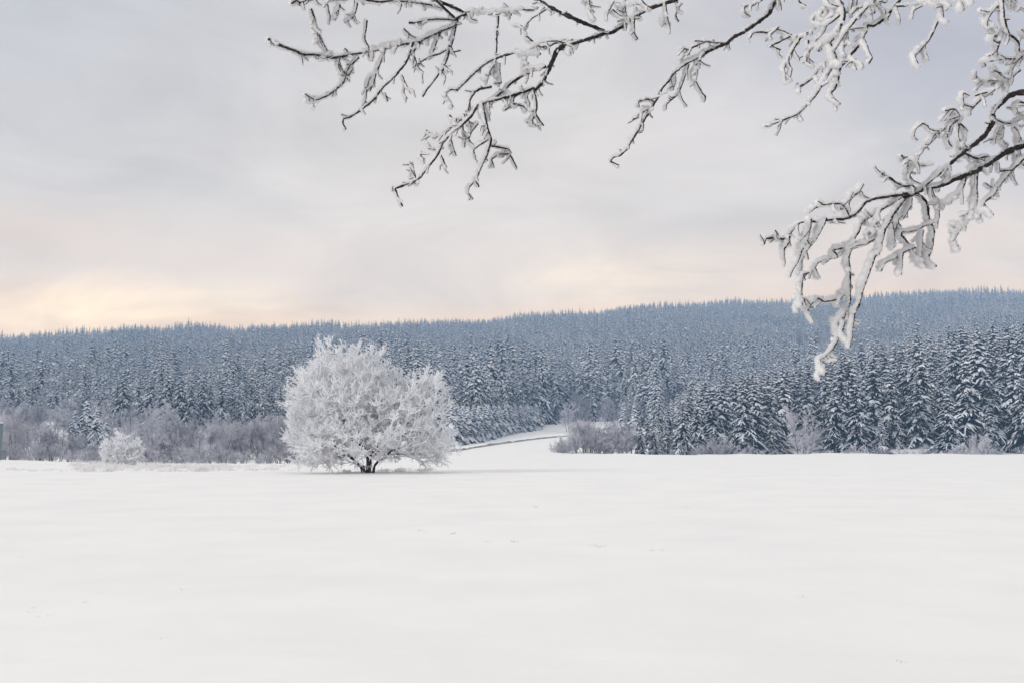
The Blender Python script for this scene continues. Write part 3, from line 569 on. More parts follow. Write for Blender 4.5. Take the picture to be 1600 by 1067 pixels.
# ------------------------------------------------------------------ the big frosted tree and the small frosted bush
def frosted_crown(name, origin, lobes, base_up, n_t, tw_n, tw_len, tw_r, stems, seed, label, cat, limb_r):
    g = np.random.default_rng(seed); root = empty(name, origin); tag(root, label, cat)
    # points of the crown envelope, each lobe an ellipsoid (centre, radii)
    T_ = []; lob = np.array([l_[0] for l_ in lobes]); rad_ = np.array([l_[1] for l_ in lobes]); vol = rad_.prod(1)**0.75
    while len(T_) < n_t:
        i_ = g.choice(len(lobes), p=vol/vol.sum()); v = unit(g.standard_normal(3)); s_ = g.uniform(0.25, 1)**0.42
        p = lob[i_] + v*rad_[i_]*s_*(1 + 0.05*math.sin(5*v[0] + 3*v[2] + i_))
        if p[2] > base_up*(0.35 + 0.8*g.random()): T_.append(p)
    T_ = np.array(T_); ctr = np.array([0, 0, 0.35]); T_ = T_[np.argsort(np.linalg.norm(T_ - ctr, axis=1))]
    P_ = [np.array([*s_, 0.0]) for s_ in stems]; par = [-1]*len(stems); P_ = [p for p in P_]
    for s_i, s_ in enumerate(stems):               # stem tops fan out
        v = np.array([s_[0]*0.9, s_[1]*0.9, 1.0]); P_.append(P_[s_i] + unit(v)*base_up*0.9); par.append(s_i)
    for p in T_:
        Q = np.array(P_[len(stems):]); dd = p - Q; dist = np.linalg.norm(dd, axis=1)
        outw = np.linalg.norm(Q - ctr, axis=1); score = dist + 0.42*outw + np.where(Q[:, 2] > p[2] + 0.4, 1.0, 0)
        b_ = int(np.argmin(score)) + len(stems); q0 = P_[b_]; ns_ = max(1, int(dist[b_ - len(stems)]/0.55)); last = b_
        for s_ in range(1, ns_ + 1):
            f_ = s_/ns_; w_ = q0 + (p - q0)*f_ + g.normal(0, 0.05, 3)*(s_ < ns_) + np.array([0, 0, 0.10])*math.sin(f_*math.pi)*dist[b_ - len(stems)]*0.5
            P_.append(w_); par.append(last); last = len(P_) - 1
    P_ = np.array(P_); par = np.array(par); load = np.ones(len(P_))
    for i_ in range(len(P_) - 1, -1, -1):
        if par[i_] >= 0: load[par[i_]] += load[i_]
    rr = limb_r*(load/load.max())**0.46 + tw_r*0.7
    k_ = np.nonzero(par >= 0)[0]
    ns = len(stems)
    mb = MB(); isw = rr[k_] > tw_r*2.6; kd = k_[isw & (k_ >= 2*ns)]; kw = k_[~isw]
    prisms(mb, P_[par[kd]], P_[kd], np.minimum(rr[par[kd]], rr[kd]*1.25), rr[kd], 1, 5)
    # frost lying along the windward upper side of the limbs
    off = np.array([-0.5, -0.1, 0.75]); rr2 = rr*0.6
    fk = kd[g.random(len(kd)) < 0.8]; prisms(mb, P_[par[fk]] + off*(rr[fk]*0.75)[:, None], P_[fk] + off*(rr[fk]*0.75)[:, None], rr2[fk], rr2[fk], 0, 4)
    prisms(mb, P_[par[kw]], P_[kw], rr[kw]*1.3, rr[kw]*1.1, 0)
    # sprays of rime-covered twigs on the outer wood
    thin = np.nonzero(rr < tw_r*3.4)[0]; src_ = np.repeat(thin, tw_n); n = len(src_)
    A = P_[src_] + g.normal(0, 0.05, (n, 3)); outd = unit(P_[src_] - np.array([0, 0, base_up + 0.3]))
    pd = unit(P_[src_] - P_[np.maximum(par[src_], 0)])
    dv = unit(outd*0.62 + pd*0.35 + g.standard_normal((n, 3))*0.62 + np.array([0, 0, 0.28])*np.clip(P_[src_][:, 2:3]/3 - 0.3, -0.9, 1))
    ln = tw_len*g.uniform(0.35, 1.25, n); mid = A + dv*(ln*0.55)[:, None] + g.normal(0, 0.04, (n, 3))*ln[:, None]; B = mid + unit(dv + g.normal(0, .2, (n, 3)))*(ln*0.5)[:, None]
    prisms(mb, A, mid, tw_r*1.1, tw_r*1.15); prisms(mb, mid, B, tw_r*1.15, tw_r*0.45)
    for rep in range(3):
        t_ = g.uniform(0.2, 0.95, n)[:, None]; S_ = A + (B - A)*t_; sv = unit(dv*0.7 + g.standard_normal((n, 3))*0.7)
        prisms(mb, S_, S_ + sv*(ln*g.uniform(0.2, 0.4, n))[:, None], tw_r*0.95, tw_r*0.45)
    mb.obj('crown', [M['frost_twig'], M['bark']], root)
    for s_i in range(ns):
        tb = MB(); top = P_[ns + s_i]; kids = [q_ for q_ in range(2*ns, len(P_)) if par[q_] == ns + s_i]
        a_ = P_[s_i] - np.array([0, 0, 0.3]); ln_ = np.array([a_, P_[s_i], (P_[s_i] + top)/2 + g.normal(0, 0.03, 3), top])
        r_ = max(rr[ns + s_i], limb_r*0.45); ln_ = resample(ln_, 0.08)
        tube(tb, ln_, np.linspace(r_*1.35, r_*0.85, len(ln_))*(1 + 0.06*fbm1(len(ln_), g)), 9, 0.05, 0, g)
        tb.obj('trunk', [M['trunk_bark']], root, True)
    return root
PXM = 61.5/F
def lobe(cx_, up, rx, rz_, cy_=0, ry=None): return ((cx_*PXM, cy_*PXM, up*PXM), (rx*PXM, (ry or rx)*PXM, rz_*PXM))
tx, ty = hit(577, 738, 30, 200)
frosted_crown('frosted_tree', (tx, ty, gz(tx, ty) - 0.03),
    [lobe(-50, 114, 78, 86, 0, 88), lobe(-12, 120, 66, 80, 10), lobe(-38, 100, 84, 84, 0, 88), lobe(-80, 95, 50, 76, 10), lobe(80, 90, 46, 74, -10), lobe(100, 55, 30, 46, 0), lobe(10, 75, 95, 58, -20, 80), lobe(-88, 55, 42, 45, 0), lobe(28, 105, 40, 60, 20), lobe(88, 110, 26, 44, 5),
     lobe(-80, 40, 50, 32, 0), lobe(94, 36, 40, 28, 0), lobe(-20, 44, 80, 32, -40), lobe(40, 46, 60, 28, 40), lobe(-60, 44, 40, 28, -50)],
    0.5, 1900, 8, 0.50, 0.0215, [(-0.42, 0.12), (-0.24, -0.02), (-0.05, 0.2), (0.02, -0.12), (0.22, 0.02)], 61,
    'big round rime-white tree standing alone in the snowy field', 'tree', 0.17)
PXM = 86/F
bx_, by_ = (190 - CX)/F/1.005*86, 86
frosted_crown('frosted_bush', (bx_, by_, gz(bx_, by_) - 0.05),
    [lobe(0, 29, 27, 18, 0), lobe(-12, 20, 18, 14), lobe(14, 18, 18, 14), lobe(2, 14, 30, 11)],
    0.3, 260, 7, 0.42, 0.029, [(-0.2, 0.0), (0.05, 0.1), (0.22, -0.05)], 62,
    'small rime-white bush on the grassy strip at the left of the field', 'bush', 0.06)

# ------------------------------------------------------------------ frosted grass, stubble tips, post
g = np.random.default_rng(41); mb = MB(); bl_ = []
for n_, (a_, b_, y0, y1, hm) in ((3600, (105, 360, 63, 92, 0.30)), (900, (120, 250, 74, 90, 0.42)), (1300, (340, 480, 66, 98, 0.17)), (200, (0, 110, 64, 72, 0.15)), (500, (600, 680, 63, 70, 0.25)), (160, (535, 600, 60.5, 66, .2)), (420, (870, 1620, 192, 204, 0.32))):
    cl = n_//22; cpx = g.uniform(a_, b_, cl); cY = y0 + (y1 - y0)*g.random(cl)**1.2
    for c_ in range(cl):
        k_ = 22; px = cpx[c_]; Yd = cY[c_]; x = (px - CX)/F/1.005*Yd + g.normal(0, 0.16, k_); y = Yd + g.normal(0, 0.2, k_)
        hh = hm*g.uniform(0.4, 1.3)*g.uniform(0.5, 1.2, k_); bl_.append(np.stack([x, y, hh], 1))
bl_ = np.concatenate(bl_); z = ground(bl_[:, 0], bl_[:, 1]); A = np.stack([bl_[:, 0], bl_[:, 1], z - 0.03], 1)
n = len(A); B = A + np.stack([g.normal(0, 0.3, n)*bl_[:, 2], g.normal(0, 0.3, n)*bl_[:, 2], bl_[:, 2]*0.7], 1); C_ = B + np.stack([g.normal(0, 0.3, n), g.normal(0, 0.3, n), g.normal(0.2, 0.3, n)], 1)*bl_[:, 2:3]*0.6
prisms(mb, A, B, 0.010, 0.020); prisms(mb, B, C_, 0.020, 0.008)
tag(mb.obj('grass', [M['grass']]), 'rime-covered grass along the left rim of the field', None, None, 'stuff')
mb = MB()
for px, py, s_ in ((35, 870, .5), (136, 941, .4), (48, 955, .45), (57, 950, .4), (64, 963, .5), (150, 926, .5), (657, 829, 1), (664, 832, .6), (708, 834, 1), (762, 846, .8), (804, 847, 1), (835, 792, 1.2), (921, 852, .7), (930, 853, 1), (938, 855, .7), (1023, 860, .9), (1070, 792, .9), (1250, 933, .7), (1340, 800, .6), (290, 921, .7), (256, 997, .5), (1400, 1033, .6), (781, 792, .5), (1185, 802, .6), (1460, 870, .5), (1090, 822, .4), (430, 900, .5), (50, 735, 3)):
    x, y = hit(px, py, 6, 100); k_ = int(3 + 3*s_)
    A = np.stack([x + g.normal(0, 0.05*s_, k_), y + g.normal(0, 0.04*s_, k_), np.full(k_, gz(x, y) - 0.01)], 1)
    B = A + np.stack([g.normal(0, 0.05, k_), g.normal(0, 0.04, k_), g.uniform(0.01, 0.05, k_)], 1)*s_
    prisms(mb, A, B, 0.0055*s_**.5, 0.002)
tag(mb.obj('stubble', [M['stalk']]), 'dry grass tips poking through the field snow', None, None, 'stuff')
Yd = 120; x = at(0.3, 700, Yd)[0] - 0.45; po = empty('post', (x, Yd, gz(x, Yd) - 0.1)); tag(po, 'grey-green weathered square post with a sloping snow cap at the left edge', 'post')
def box(mb, c, s_, top=1.0, m=0, slope=0.0):
    v = np.array([[a_, b_, c_] for c_ in (0, 1) for b_ in (-.5, .5) for a_ in (-.5, .5)], float); sc_ = np.where(v[:, 2:3] > 0.5, top, 1.0)
    v[:, :2] *= sc_; v = v*np.array(s_) + np.array(c); v[4:, 2] += slope*(v[4:, 0] - c[0])
    mb.add(v, [[0, 1, 3, 2][::-1], [4, 5, 7, 6], [0, 1, 5, 4], [1, 3, 7, 5], [3, 2, 6, 7], [2, 0, 4, 6]], None, m)
mb = MB(); box(mb, (0, 0, 0), (0.9, 0.9, 4.35), 0.97)
for s_ in (-1, 1): box(mb, (s_*0.40, -0.47, 0), (0.07, 0.05, 4.3))
mb.obj('shaft', [M['post']], po)
mb = MB(); box(mb, (0, 0, 4.352), (1.1, 1.1, 0.10)); mb.obj('cap_board', [M['post']], po)
mb = MB(); box(mb, (0, 0, 4.455), (1.12, 1.12, 0.22), 0.75, 0, -0.12); mb.obj('snow_cap', [M['tree_snow']], po)

# ------------------------------------------------------------------ the rime-covered tree overhanging the view
VW = {1: (400, 0, 4.85), 2: (600, 60, 3.811), 3: (700, 0, 3.81), 4: (940, 0, 3.81), 5: (1160, 0, 4.85), 6: (1360, 0, 4.267), 7: (1360, 180, 4.104), 8: (1180, 300, 3.557)}
# (view, bark radius, rime radius, outline) by branch; radii in picture points
BR = {
'A': [(1,1.3,6,'330,25 460,5 640,35 690,40 770,30 830,45 960,68 1040,55 1180,52 1320,55 1420,70'),(1,1.2,7,'270,30 320,10 335,30 330,45'),(1,1.2,8,'420,70 440,130 455,190 480,270 530,380 580,440'),
 (1,1.6,7,'95,300 190,350 290,385 360,415 440,415 580,440 640,430 700,420 780,400 870,390 980,370 1100,340 1240,320 1330,270 1400,240 1500,200 1530,160'),(1,1.2,4,'840,160 820,230 810,260 850,350 870,390'),
 (1,1.3,7,'780,440 700,510 660,620 600,680 520,735 450,760 420,745 370,715'),(1,1.2,5,'975,375 975,400 940,500 915,560 885,650 865,690'),(1,1.1,5,'915,560 865,590 850,620 840,700 830,780 860,790'),
 (1,1.5,4,'1190,330 1165,440 1145,510 1105,570 1060,630 980,710 920,790 870,835 810,870 770,890 720,910 670,915 660,940 680,980'),(1,1,3,'1105,570 1135,640 1150,670 1200,690'),(1,1,3,'1135,640 1115,690 1140,740'),(1,1,3,'980,710 1000,770'),
 (1,1.3,4,'1240,325 1190,400 1220,490 1240,530 1270,550'),(1,1,3,'1230,485 1300,440'),(1,1.4,4,'1520,170 1490,280 1460,350 1440,410 1420,490 1380,540 1330,620 1290,680 1265,735'),(1,1.2,4,'1400,240 1370,290 1350,340 1330,410 1400,400 1440,380'),
 (1,1,3,'1460,350 1480,350 1490,390 1550,385'),(1,1,3,'1420,490 1480,540'),(1,1,3,'1400,540 1440,590'),(1,1.3,5,'1160,175 1220,195 1290,200 1340,195 1400,190 1480,170 1530,160'),(1,1,5,'1120,220 1180,270 1240,300'),(1,1.1,5,'635,40 620,110 600,160'),(1,1,5,'770,30 740,120 690,150 700,170'),
 (1,0.9,5,'540,20 560,130 555,190'),(1,2.0,3,'1290,-70 1340,0 1370,50 1430,105 1530,160'),(1,2.2,3,'1330,-40 1390,20 1470,50 1552,85 1589,108'),(1,1.2,4,'800,-30 800,0 820,40'),(1,1.1,4,'1105,-30 1105,0 1105,52'),
 (1,1.0,6,'620,480 660,540 700,580 740,520 690,490'),(1,1.0,5,'700,420 690,380 670,370'),(1,1.0,6,'640,430 620,500 650,560'),
 (3,1.8,3,'105,82 110,95 50,125 28,128'),(3,1.5,6,'100,78 160,75 230,85 340,80 440,65 510,62'),(3,1.3,3,'300,82 300,110 290,200 290,280 280,370'),(3,1,5,'130,80 140,120 170,125'),(3,1,4,'340,80 380,90 370,40'),
 (3,2.8,3,'480,-60 525,10 600,60 700,110 800,150 930,185'),(3,2.6,5,'1450,-60 1350,0 1290,15 1200,45 1100,100 1050,145 980,185 930,195 850,225 790,245 740,260 690,275 650,290'),(3,3.2,3,'690,275 650,290 630,340 600,395 575,450 553,495 510,550'),
 (3,1.4,4,'460,210 550,245 640,225 700,210 745,230 800,240'),(3,1,3,'590,55 500,110 470,140 455,185 470,210'),(3,1,3,'385,150 440,160 470,200'),(3,1,4,'500,290 560,265 640,255 700,260'),(3,1.2,5,'840,-20 840,0 850,70 880,120'),(3,1,5,'990,10 970,50 940,90'),
 (3,1,5,'1060,-10 1060,10 1060,60 1080,120'),(3,1.1,5,'1110,100 1110,200 1130,235'),(3,1,5,'1110,115 1150,115'),(3,1.2,5,'1295,15 1300,90 1320,155'),(3,1,6,'1300,90 1280,140 1320,150'),(3,1,4,'1350,0 1375,10 1380,50 1360,80 1375,130'),(3,1,8,'700,270 740,285 730,320'),
 (3,1,5,'980,60 1020,90 1060,110 1010,130'),(3,1,5,'1000,20 1060,30 1120,30 1180,50'),(3,1,5,'1150,0 1180,30 1210,50'),
 (2,1.5,5,'930,95 850,100 800,100 760,105 700,125 640,150 590,180 540,220 500,255 435,310'),(2,1.6,5,'960,170 930,180 880,190 820,215 760,250 720,290 660,335 615,360 560,395 520,415 475,450 430,490 390,530 340,575 280,570 250,550'),(2,1.7,5,'890,300 800,335 730,355 630,380 560,400'),
 (2,1.5,4,'890,295 900,340 912,400 900,460 930,500 950,520'),(2,1,6,'900,460 880,490 890,520'),(2,1.2,4,'800,335 770,350 765,390 720,430'),(2,1,5,'770,390 830,400 850,430'),(2,1.3,4,'640,290 570,300 540,320 520,350 510,385 500,430'),
 (2,1.6,5,'590,385 590,420 605,480 615,550 640,610 635,640 620,700 590,760 545,850 565,885'),(2,1,4,'545,850 500,890 490,905 530,960'),(2,1.2,4,'635,640 690,648 745,655 755,700 790,770'),(2,1,4,'740,690 690,680 640,710 655,770'),(2,1.1,4,'625,380 625,410 630,490'),(2,1,4,'630,600 580,630 530,665 545,710'),
 (2,1,4,'475,450 490,490 530,510'),(2,1,5,'470,500 470,540 485,590 480,650'),(2,1,5,'560,510 520,550 500,600 540,640'),(2,1.4,4,'560,400 520,480 475,530 400,605 355,655 340,700 310,750 230,850 200,870 115,895 70,905 90,960 110,1000'),(2,1,4,'400,605 410,655 430,700'),(2,1,4,'355,655 290,660'),
 (2,1,4,'340,700 375,770'),(2,1,5,'430,480 440,520'),(2,1,4,'390,460 430,490'),(2,1,6,'440,310 400,310 370,340 410,410'),(2,1,5,'665,150 640,210 620,260 590,240'),(2,1,5,'690,150 690,220 700,265 660,270'),(2,1,5,'860,150 830,130 840,180 900,180'),(2,1,5,'230,680 215,700 240,720'),
 (2,1,5,'860,310 850,350 870,390'),(2,1,4,'200,870 180,800 170,740')],
'B': [(4,2.6,4,'1120,-70 1060,-20 1020,40 1000,80 920,140 850,185 780,225 745,262'),(4,2.0,5,'745,262 690,285 620,320 560,360 500,390 430,440 400,485 360,530 330,590'),(4,1.5,4,'330,590 310,625 270,690 215,780 165,860 160,880 110,925 70,935 50,960 100,985'),
 (4,1,3,'745,262 640,250 555,245'),(4,1.1,4,'620,250 550,270 515,300 485,345'),(4,1,5,'515,300 470,290 480,310'),(4,1.2,4,'520,385 490,470 460,550 480,600 510,635'),(4,1,4,'460,560 420,590 385,620 385,650'),(4,1.3,5,'590,350 560,390 540,440 570,510 600,560 620,580 610,610'),
 (4,1,5,'440,435 440,490 425,540'),(4,1,5,'590,350 580,400 570,420'),(4,1.2,5,'310,605 270,603 215,612 225,640'),(4,1,5,'290,650 235,690 205,715 185,710'),(4,1.1,5,'1000,-30 960,0 905,35 850,38 855,80 885,100'),(4,1.1,5,'1060,-20 1050,0 1070,60'),(4,1,4,'250,740 250,770')],
'C': [(5,1.3,7,'590,190 520,235 440,285 380,255 280,205 200,235 130,235 80,250 60,290'),(5,1.3,7,'440,290 385,380 340,460 350,500 375,530 360,600'),(5,1.1,7,'360,280 290,320 225,350 210,360'),(5,1,6,'280,205 210,270 225,300'),(5,1,6,'225,355 290,380'),(5,1.1,7,'385,380 410,420 435,460'),
 (5,1,7,'340,460 310,530 330,620'),(5,2.2,12,'700,-60 735,0 765,60 775,130 745,210 720,270 650,330 590,345 580,390'),(5,1.8,11,'660,330 690,390 720,480 760,490'),(5,1.4,7,'1010,0 950,65 900,120 850,170 800,225 760,275 700,380 660,420'),(5,1,6,'830,110 860,75 910,60 950,65'),(5,1,6,'800,225 860,225 930,220'),(5,1,7,'800,240 810,300 830,335'),
 (5,1.9,8,'1225,-60 1200,0 1164,40 1130,85 1090,125 1030,160 985,150 975,200 950,260 920,305 870,360 820,425 770,480 755,530 740,600 710,670 680,690 690,740 740,790'),(5,1.3,7,'920,305 945,350 960,410 985,440 960,480'),(5,1.1,6,'820,425 860,455 910,480 920,515'),(5,1,5,'850,450 850,490 865,530'),
 (5,1.3,8,'700,400 635,470 590,520 550,570 500,610 450,640 440,700'),(5,1,6,'560,580 580,640'),(5,1.4,9,'700,470 660,550 620,620 590,670 560,720 520,765 490,800 430,860'),(5,1.0,7,'430,860 380,890 320,915 240,940 190,965'),(5,1,7,'430,870 440,880 460,915'),(5,1.3,8,'740,120 670,175 640,190 625,235 590,275 555,310 560,340'),
 (5,1,9,'640,190 560,150 560,100 610,90 650,110 660,60 620,50'),(5,1,8,'610,90 590,130 640,150 690,120'),(5,1,6,'560,340 500,400 470,460 500,490 545,505'),(5,1,7,'770,290 770,350 765,390 780,415'),(5,1.1,6,'835,-20 835,40 830,110'),(5,1.1,7,'1000,100 1000,60 1020,20 1060,10'),(5,1,6,'1090,125 1060,70 1010,40'),
 (5,1,7,'430,-20 430,10 480,45'),(5,1,8,'740,560 700,570 670,620'),(5,1,8,'500,310 510,360 540,330'),(5,1,7,'960,50 980,110 985,150'),(6,1.2,5,'170,45 230,45 300,40 340,20 370,-10'),(6,1,7,'175,50 185,100 200,130'),(6,1,6,'300,45 300,75 275,90 280,130'),(5,1,8,'700,570 640,640 600,660'),
 (5,1.1,8,'870,-20 880,40 930,30 900,90'),(5,1,8,'640,0 650,40 700,60 760,60'),(6,1,8,'130,100 110,130 130,160')],
'D': [(6,1.5,5,'480,-60 480,0 485,45 465,120 430,200 395,270 355,310'),(6,1.1,9,'355,310 320,350 290,380 310,420 335,445'),(6,1,8,'365,310 375,370'),(6,1,7,'485,60 490,80 520,150'),(6,1,9,'480,0 450,50 400,20 340,10'),(6,1,9,'480,-20 500,0 540,40'),(6,1.1,12,'560,-40 600,20 625,70'),(6,1,10,'640,-40 670,0 690,20')],
'E': [(6,1.8,7,'880,-60 870,0 870,60 875,130 890,180 910,240 950,265 985,290 990,345'),(6,1.3,8,'890,195 870,270 845,330 850,370'),(6,1.1,9,'870,40 830,60 800,100 770,150 790,180'),(6,1,8,'875,130 930,130'),(6,1,8,'840,240 810,250 820,280 860,290'),(6,1.3,7,'950,-60 940,0 935,60'),(6,1.1,8,'960,-40 970,0 990,30 1000,60'),(6,1,9,'800,100 780,120 820,190'),
 (6,1.6,7,'1130,300 1024,375 980,400 950,450 915,495'),(6,1.2,7,'985,395 950,405 880,405 800,410'),(6,1.1,10,'800,410 750,410 780,440 740,450'),(6,1.2,8,'1000,470 960,500 920,535 840,570 820,600 810,635'),(6,1,10,'840,570 820,520 760,540 720,510 700,490'),(6,1,10,'800,480 840,470 880,500 900,530'),(6,1,9,'1010,200 1030,230 1060,260')],
'G': [(6,3.6,6,'1160,560 1100,600 1024,620 980,620 920,640 880,690 830,720 815,760 830,790 800,850 760,905 700,960 620,1020 560,1060'),(7,2.4,8,'595,245 540,285 490,330 430,380 370,430 310,490'),(7,3.6,8,'1150,120 1060,165 985,195 930,215 860,245 800,285 740,325 670,370 620,385 560,410 490,440 420,460 340,475 290,500 230,525 180,545'),
 (6,1,9,'690,720 620,700 620,620 660,640'),(6,1.3,7,'830,600 750,655 700,705 665,740 670,770'),(6,1,8,'700,640 740,625 820,610'),(6,1.3,9,'580,800 525,850 500,910 520,960 545,980'),(6,1.2,9,'590,780 590,860 590,920 610,965'),(6,1,9,'500,740 550,740 580,790 530,800'),(6,1,8,'600,830 650,880'),(6,1,10,'660,1000 610,965 640,930'),
 (6,1.1,5,'580,790 480,870 430,930 350,1005 320,1030'),(6,1,8,'480,875 410,885 370,870 340,830 290,870 290,910'),(6,1.2,8,'1150,800 1024,780 970,750 965,710 985,680 1024,690 1080,700'),(6,1.2,8,'820,800 880,835 930,840 990,810 1060,770'),(6,1,11,'890,850 880,890 870,950 920,970'),(6,1,10,'960,850 990,870 1010,920 980,960'),
 (6,1,9,'860,860 840,900 830,960'),(7,1.4,9,'595,242 640,270 680,288 730,270 760,265'),(7,1.8,11,'290,500 330,520 370,560 385,640 410,690 425,740 415,820 400,880 380,905 380,930 420,970'),(7,1.1,10,'375,575 440,570 480,560 470,600'),(7,1.1,8,'410,690 370,700 310,730 210,750'),(7,1.1,8,'440,575 450,640 430,685'),
 (7,1.3,12,'210,750 190,760 250,820 290,890 350,960'),(7,1.2,9,'340,740 330,790 330,850 325,910'),(7,1.0,10,'290,850 230,870 180,910 100,945 70,1000'),(7,1.1,10,'210,890 215,960 200,1020'),(7,1.4,12,'690,365 690,380 705,450 715,510 710,580 705,620 670,640 630,620'),(7,1,11,'660,640 630,680 590,720 560,760 540,790 560,840 575,860'),(7,1,10,'560,760 530,710 570,700'),
 (7,1.1,12,'710,600 760,620 790,640'),(7,1,10,'720,600 730,560 700,660'),(7,1.5,8,'1020,250 905,360 870,410 820,465 800,510 740,550 715,580'),(7,1.1,7,'905,355 830,360 825,310'),(7,1,7,'740,440 780,460 820,465'),(7,1.3,9,'930,220 935,290 975,325 1040,330'),(7,1,9,'955,215 965,290'),(7,1.3,11,'610,390 605,420 580,480 540,530 500,570'),
 (7,1.1,8,'455,90 400,140 350,200 310,250 280,320 250,380 235,410 260,450'),(7,1.1,9,'245,290 235,350 235,410'),(7,1,10,'200,260 210,300 300,290'),(7,1.4,10,'290,480 270,455 200,465 160,450 120,420 60,380 90,375'),(7,1.1,8,'260,520 260,540 250,590 210,660'),(7,1,8,'210,640 170,680 200,720'),(7,1,10,'170,700 155,760 170,820 150,850'),
 (7,1,10,'300,320 350,330 400,320'),(7,1,9,'450,400 500,340 520,380 500,400'),(7,1,9,'700,300 680,320 660,340'),(7,1,10,'400,480 410,520 440,540'),
 (8,1.8,9,'880,5 800,15 740,20 690,25 640,40 600,95 560,120 520,130 460,135 400,145 340,150 270,155 230,190 190,250 150,255 110,250 60,260 50,290'),(8,1,9,'110,215 130,245'),(8,1.1,9,'190,250 200,300'),(8,1,10,'190,280 155,320 160,370'),(8,1.2,10,'520,130 500,90 470,70 420,70 380,75 350,55'),(8,1,9,'380,75 320,90 300,120'),
 (8,1.5,12,'395,150 390,180 370,240 330,300 305,360 300,430 290,500 275,570 260,630'),(8,1.2,12,'310,155 300,230 275,300 250,350 230,400 205,440 195,470'),(8,1,9,'300,450 260,460 280,490'),(8,1.4,10,'820,35 740,75 700,100 640,140 620,200 580,250 540,295 480,310 430,325'),(8,1.1,8,'700,100 685,130 680,170 640,220 620,235'),
 (8,1.5,13,'560,280 540,300 520,360 525,430 527,500 525,560 530,610 510,650 495,700'),(8,1.7,12,'840,30 790,90 740,150 700,220 670,310 640,370 620,430 600,500 585,560 575,630 550,680'),(8,1.4,10,'550,680 545,750 540,800 525,860'),(8,1.2,12,'495,690 460,730 475,780 470,820 440,870 400,910 365,930 370,960 390,1000'),
 (8,1,11,'500,720 490,780 520,830'),(8,1.2,12,'520,560 470,590 430,605 380,610 350,590 310,630 290,660'),(8,1,13,'270,600 290,650 320,640'),(8,1.1,9,'430,325 460,365'),(8,1,10,'460,365 420,370 380,380 330,400 340,440 350,480'),(8,1.1,9,'690,240 640,280 600,300 540,320'),(8,1.1,9,'860,20 860,40 850,80 825,150'),(8,1,9,'780,150 795,170 810,200'),
 (8,1.2,10,'600,-40 580,0 540,30 520,70 530,110'),(8,1,10,'690,280 680,330 690,350'),(8,1,10,'760,170 780,230 770,290')],
}
RF = {'A': 1.02, 'B': 1.05, 'C': 0.72, 'D': 0.8, 'E': 0.75, 'G': 0.72}
DEP = {'A': 4.7, 'B': 4.3, 'C': 4.1, 'D': 4.0, 'E': 3.9, 'G': 3.7}
WIND = np.array([-0.72, 0.55, 0.30])
def depth_field(px, py, d0): return d0 + 0.16*math.sin(px*0.011 + py*0.013) + 0.10*math.sin(px*0.027 - py*0.021 + 1.3)
def rime(fb, P_, rf, g, spike=1.0):
    """lumpy rime along the windward side of a twig, with ice feathers"""
    n = len(P_); d = unit(np.gradient(P_, axis=0)); off = WIND - (d@WIND)[:, None]*d; off = unit(off)
    lump = np.clip(1 + 0.18*fbm1(n, g, ((2, 0.6), (5, 0.9), (10, 0.9))), 0.4, 1.6); rf = rf*0.60
    r_ = rf*lump; r_[0] *= 0.8; r_[-1] *= 0.9
    C_ = P_ + off*(r_*0.86)[:, None]; tube(fb, C_, r_, 8, 0.13, 0, g)
    m_ = int(n*20*spike)
    if m_:
        i_ = g.integers(0, n, m_); a_ = unit(g.standard_normal((m_, 3)) + off[i_]*0.7); a_ = unit(a_ - (a_*d[i_]).sum(1)[:, None]*d[i_]*0.6)
        S_ = C_[i_] + a_*(r_[i_]*0.75)[:, None]; prisms(fb, S_, S_ + a_*(0.0015 + r_[i_]*g.uniform(0.2, 0.95, m_)**1.3)[:, None], 0.0011, 0.0005)
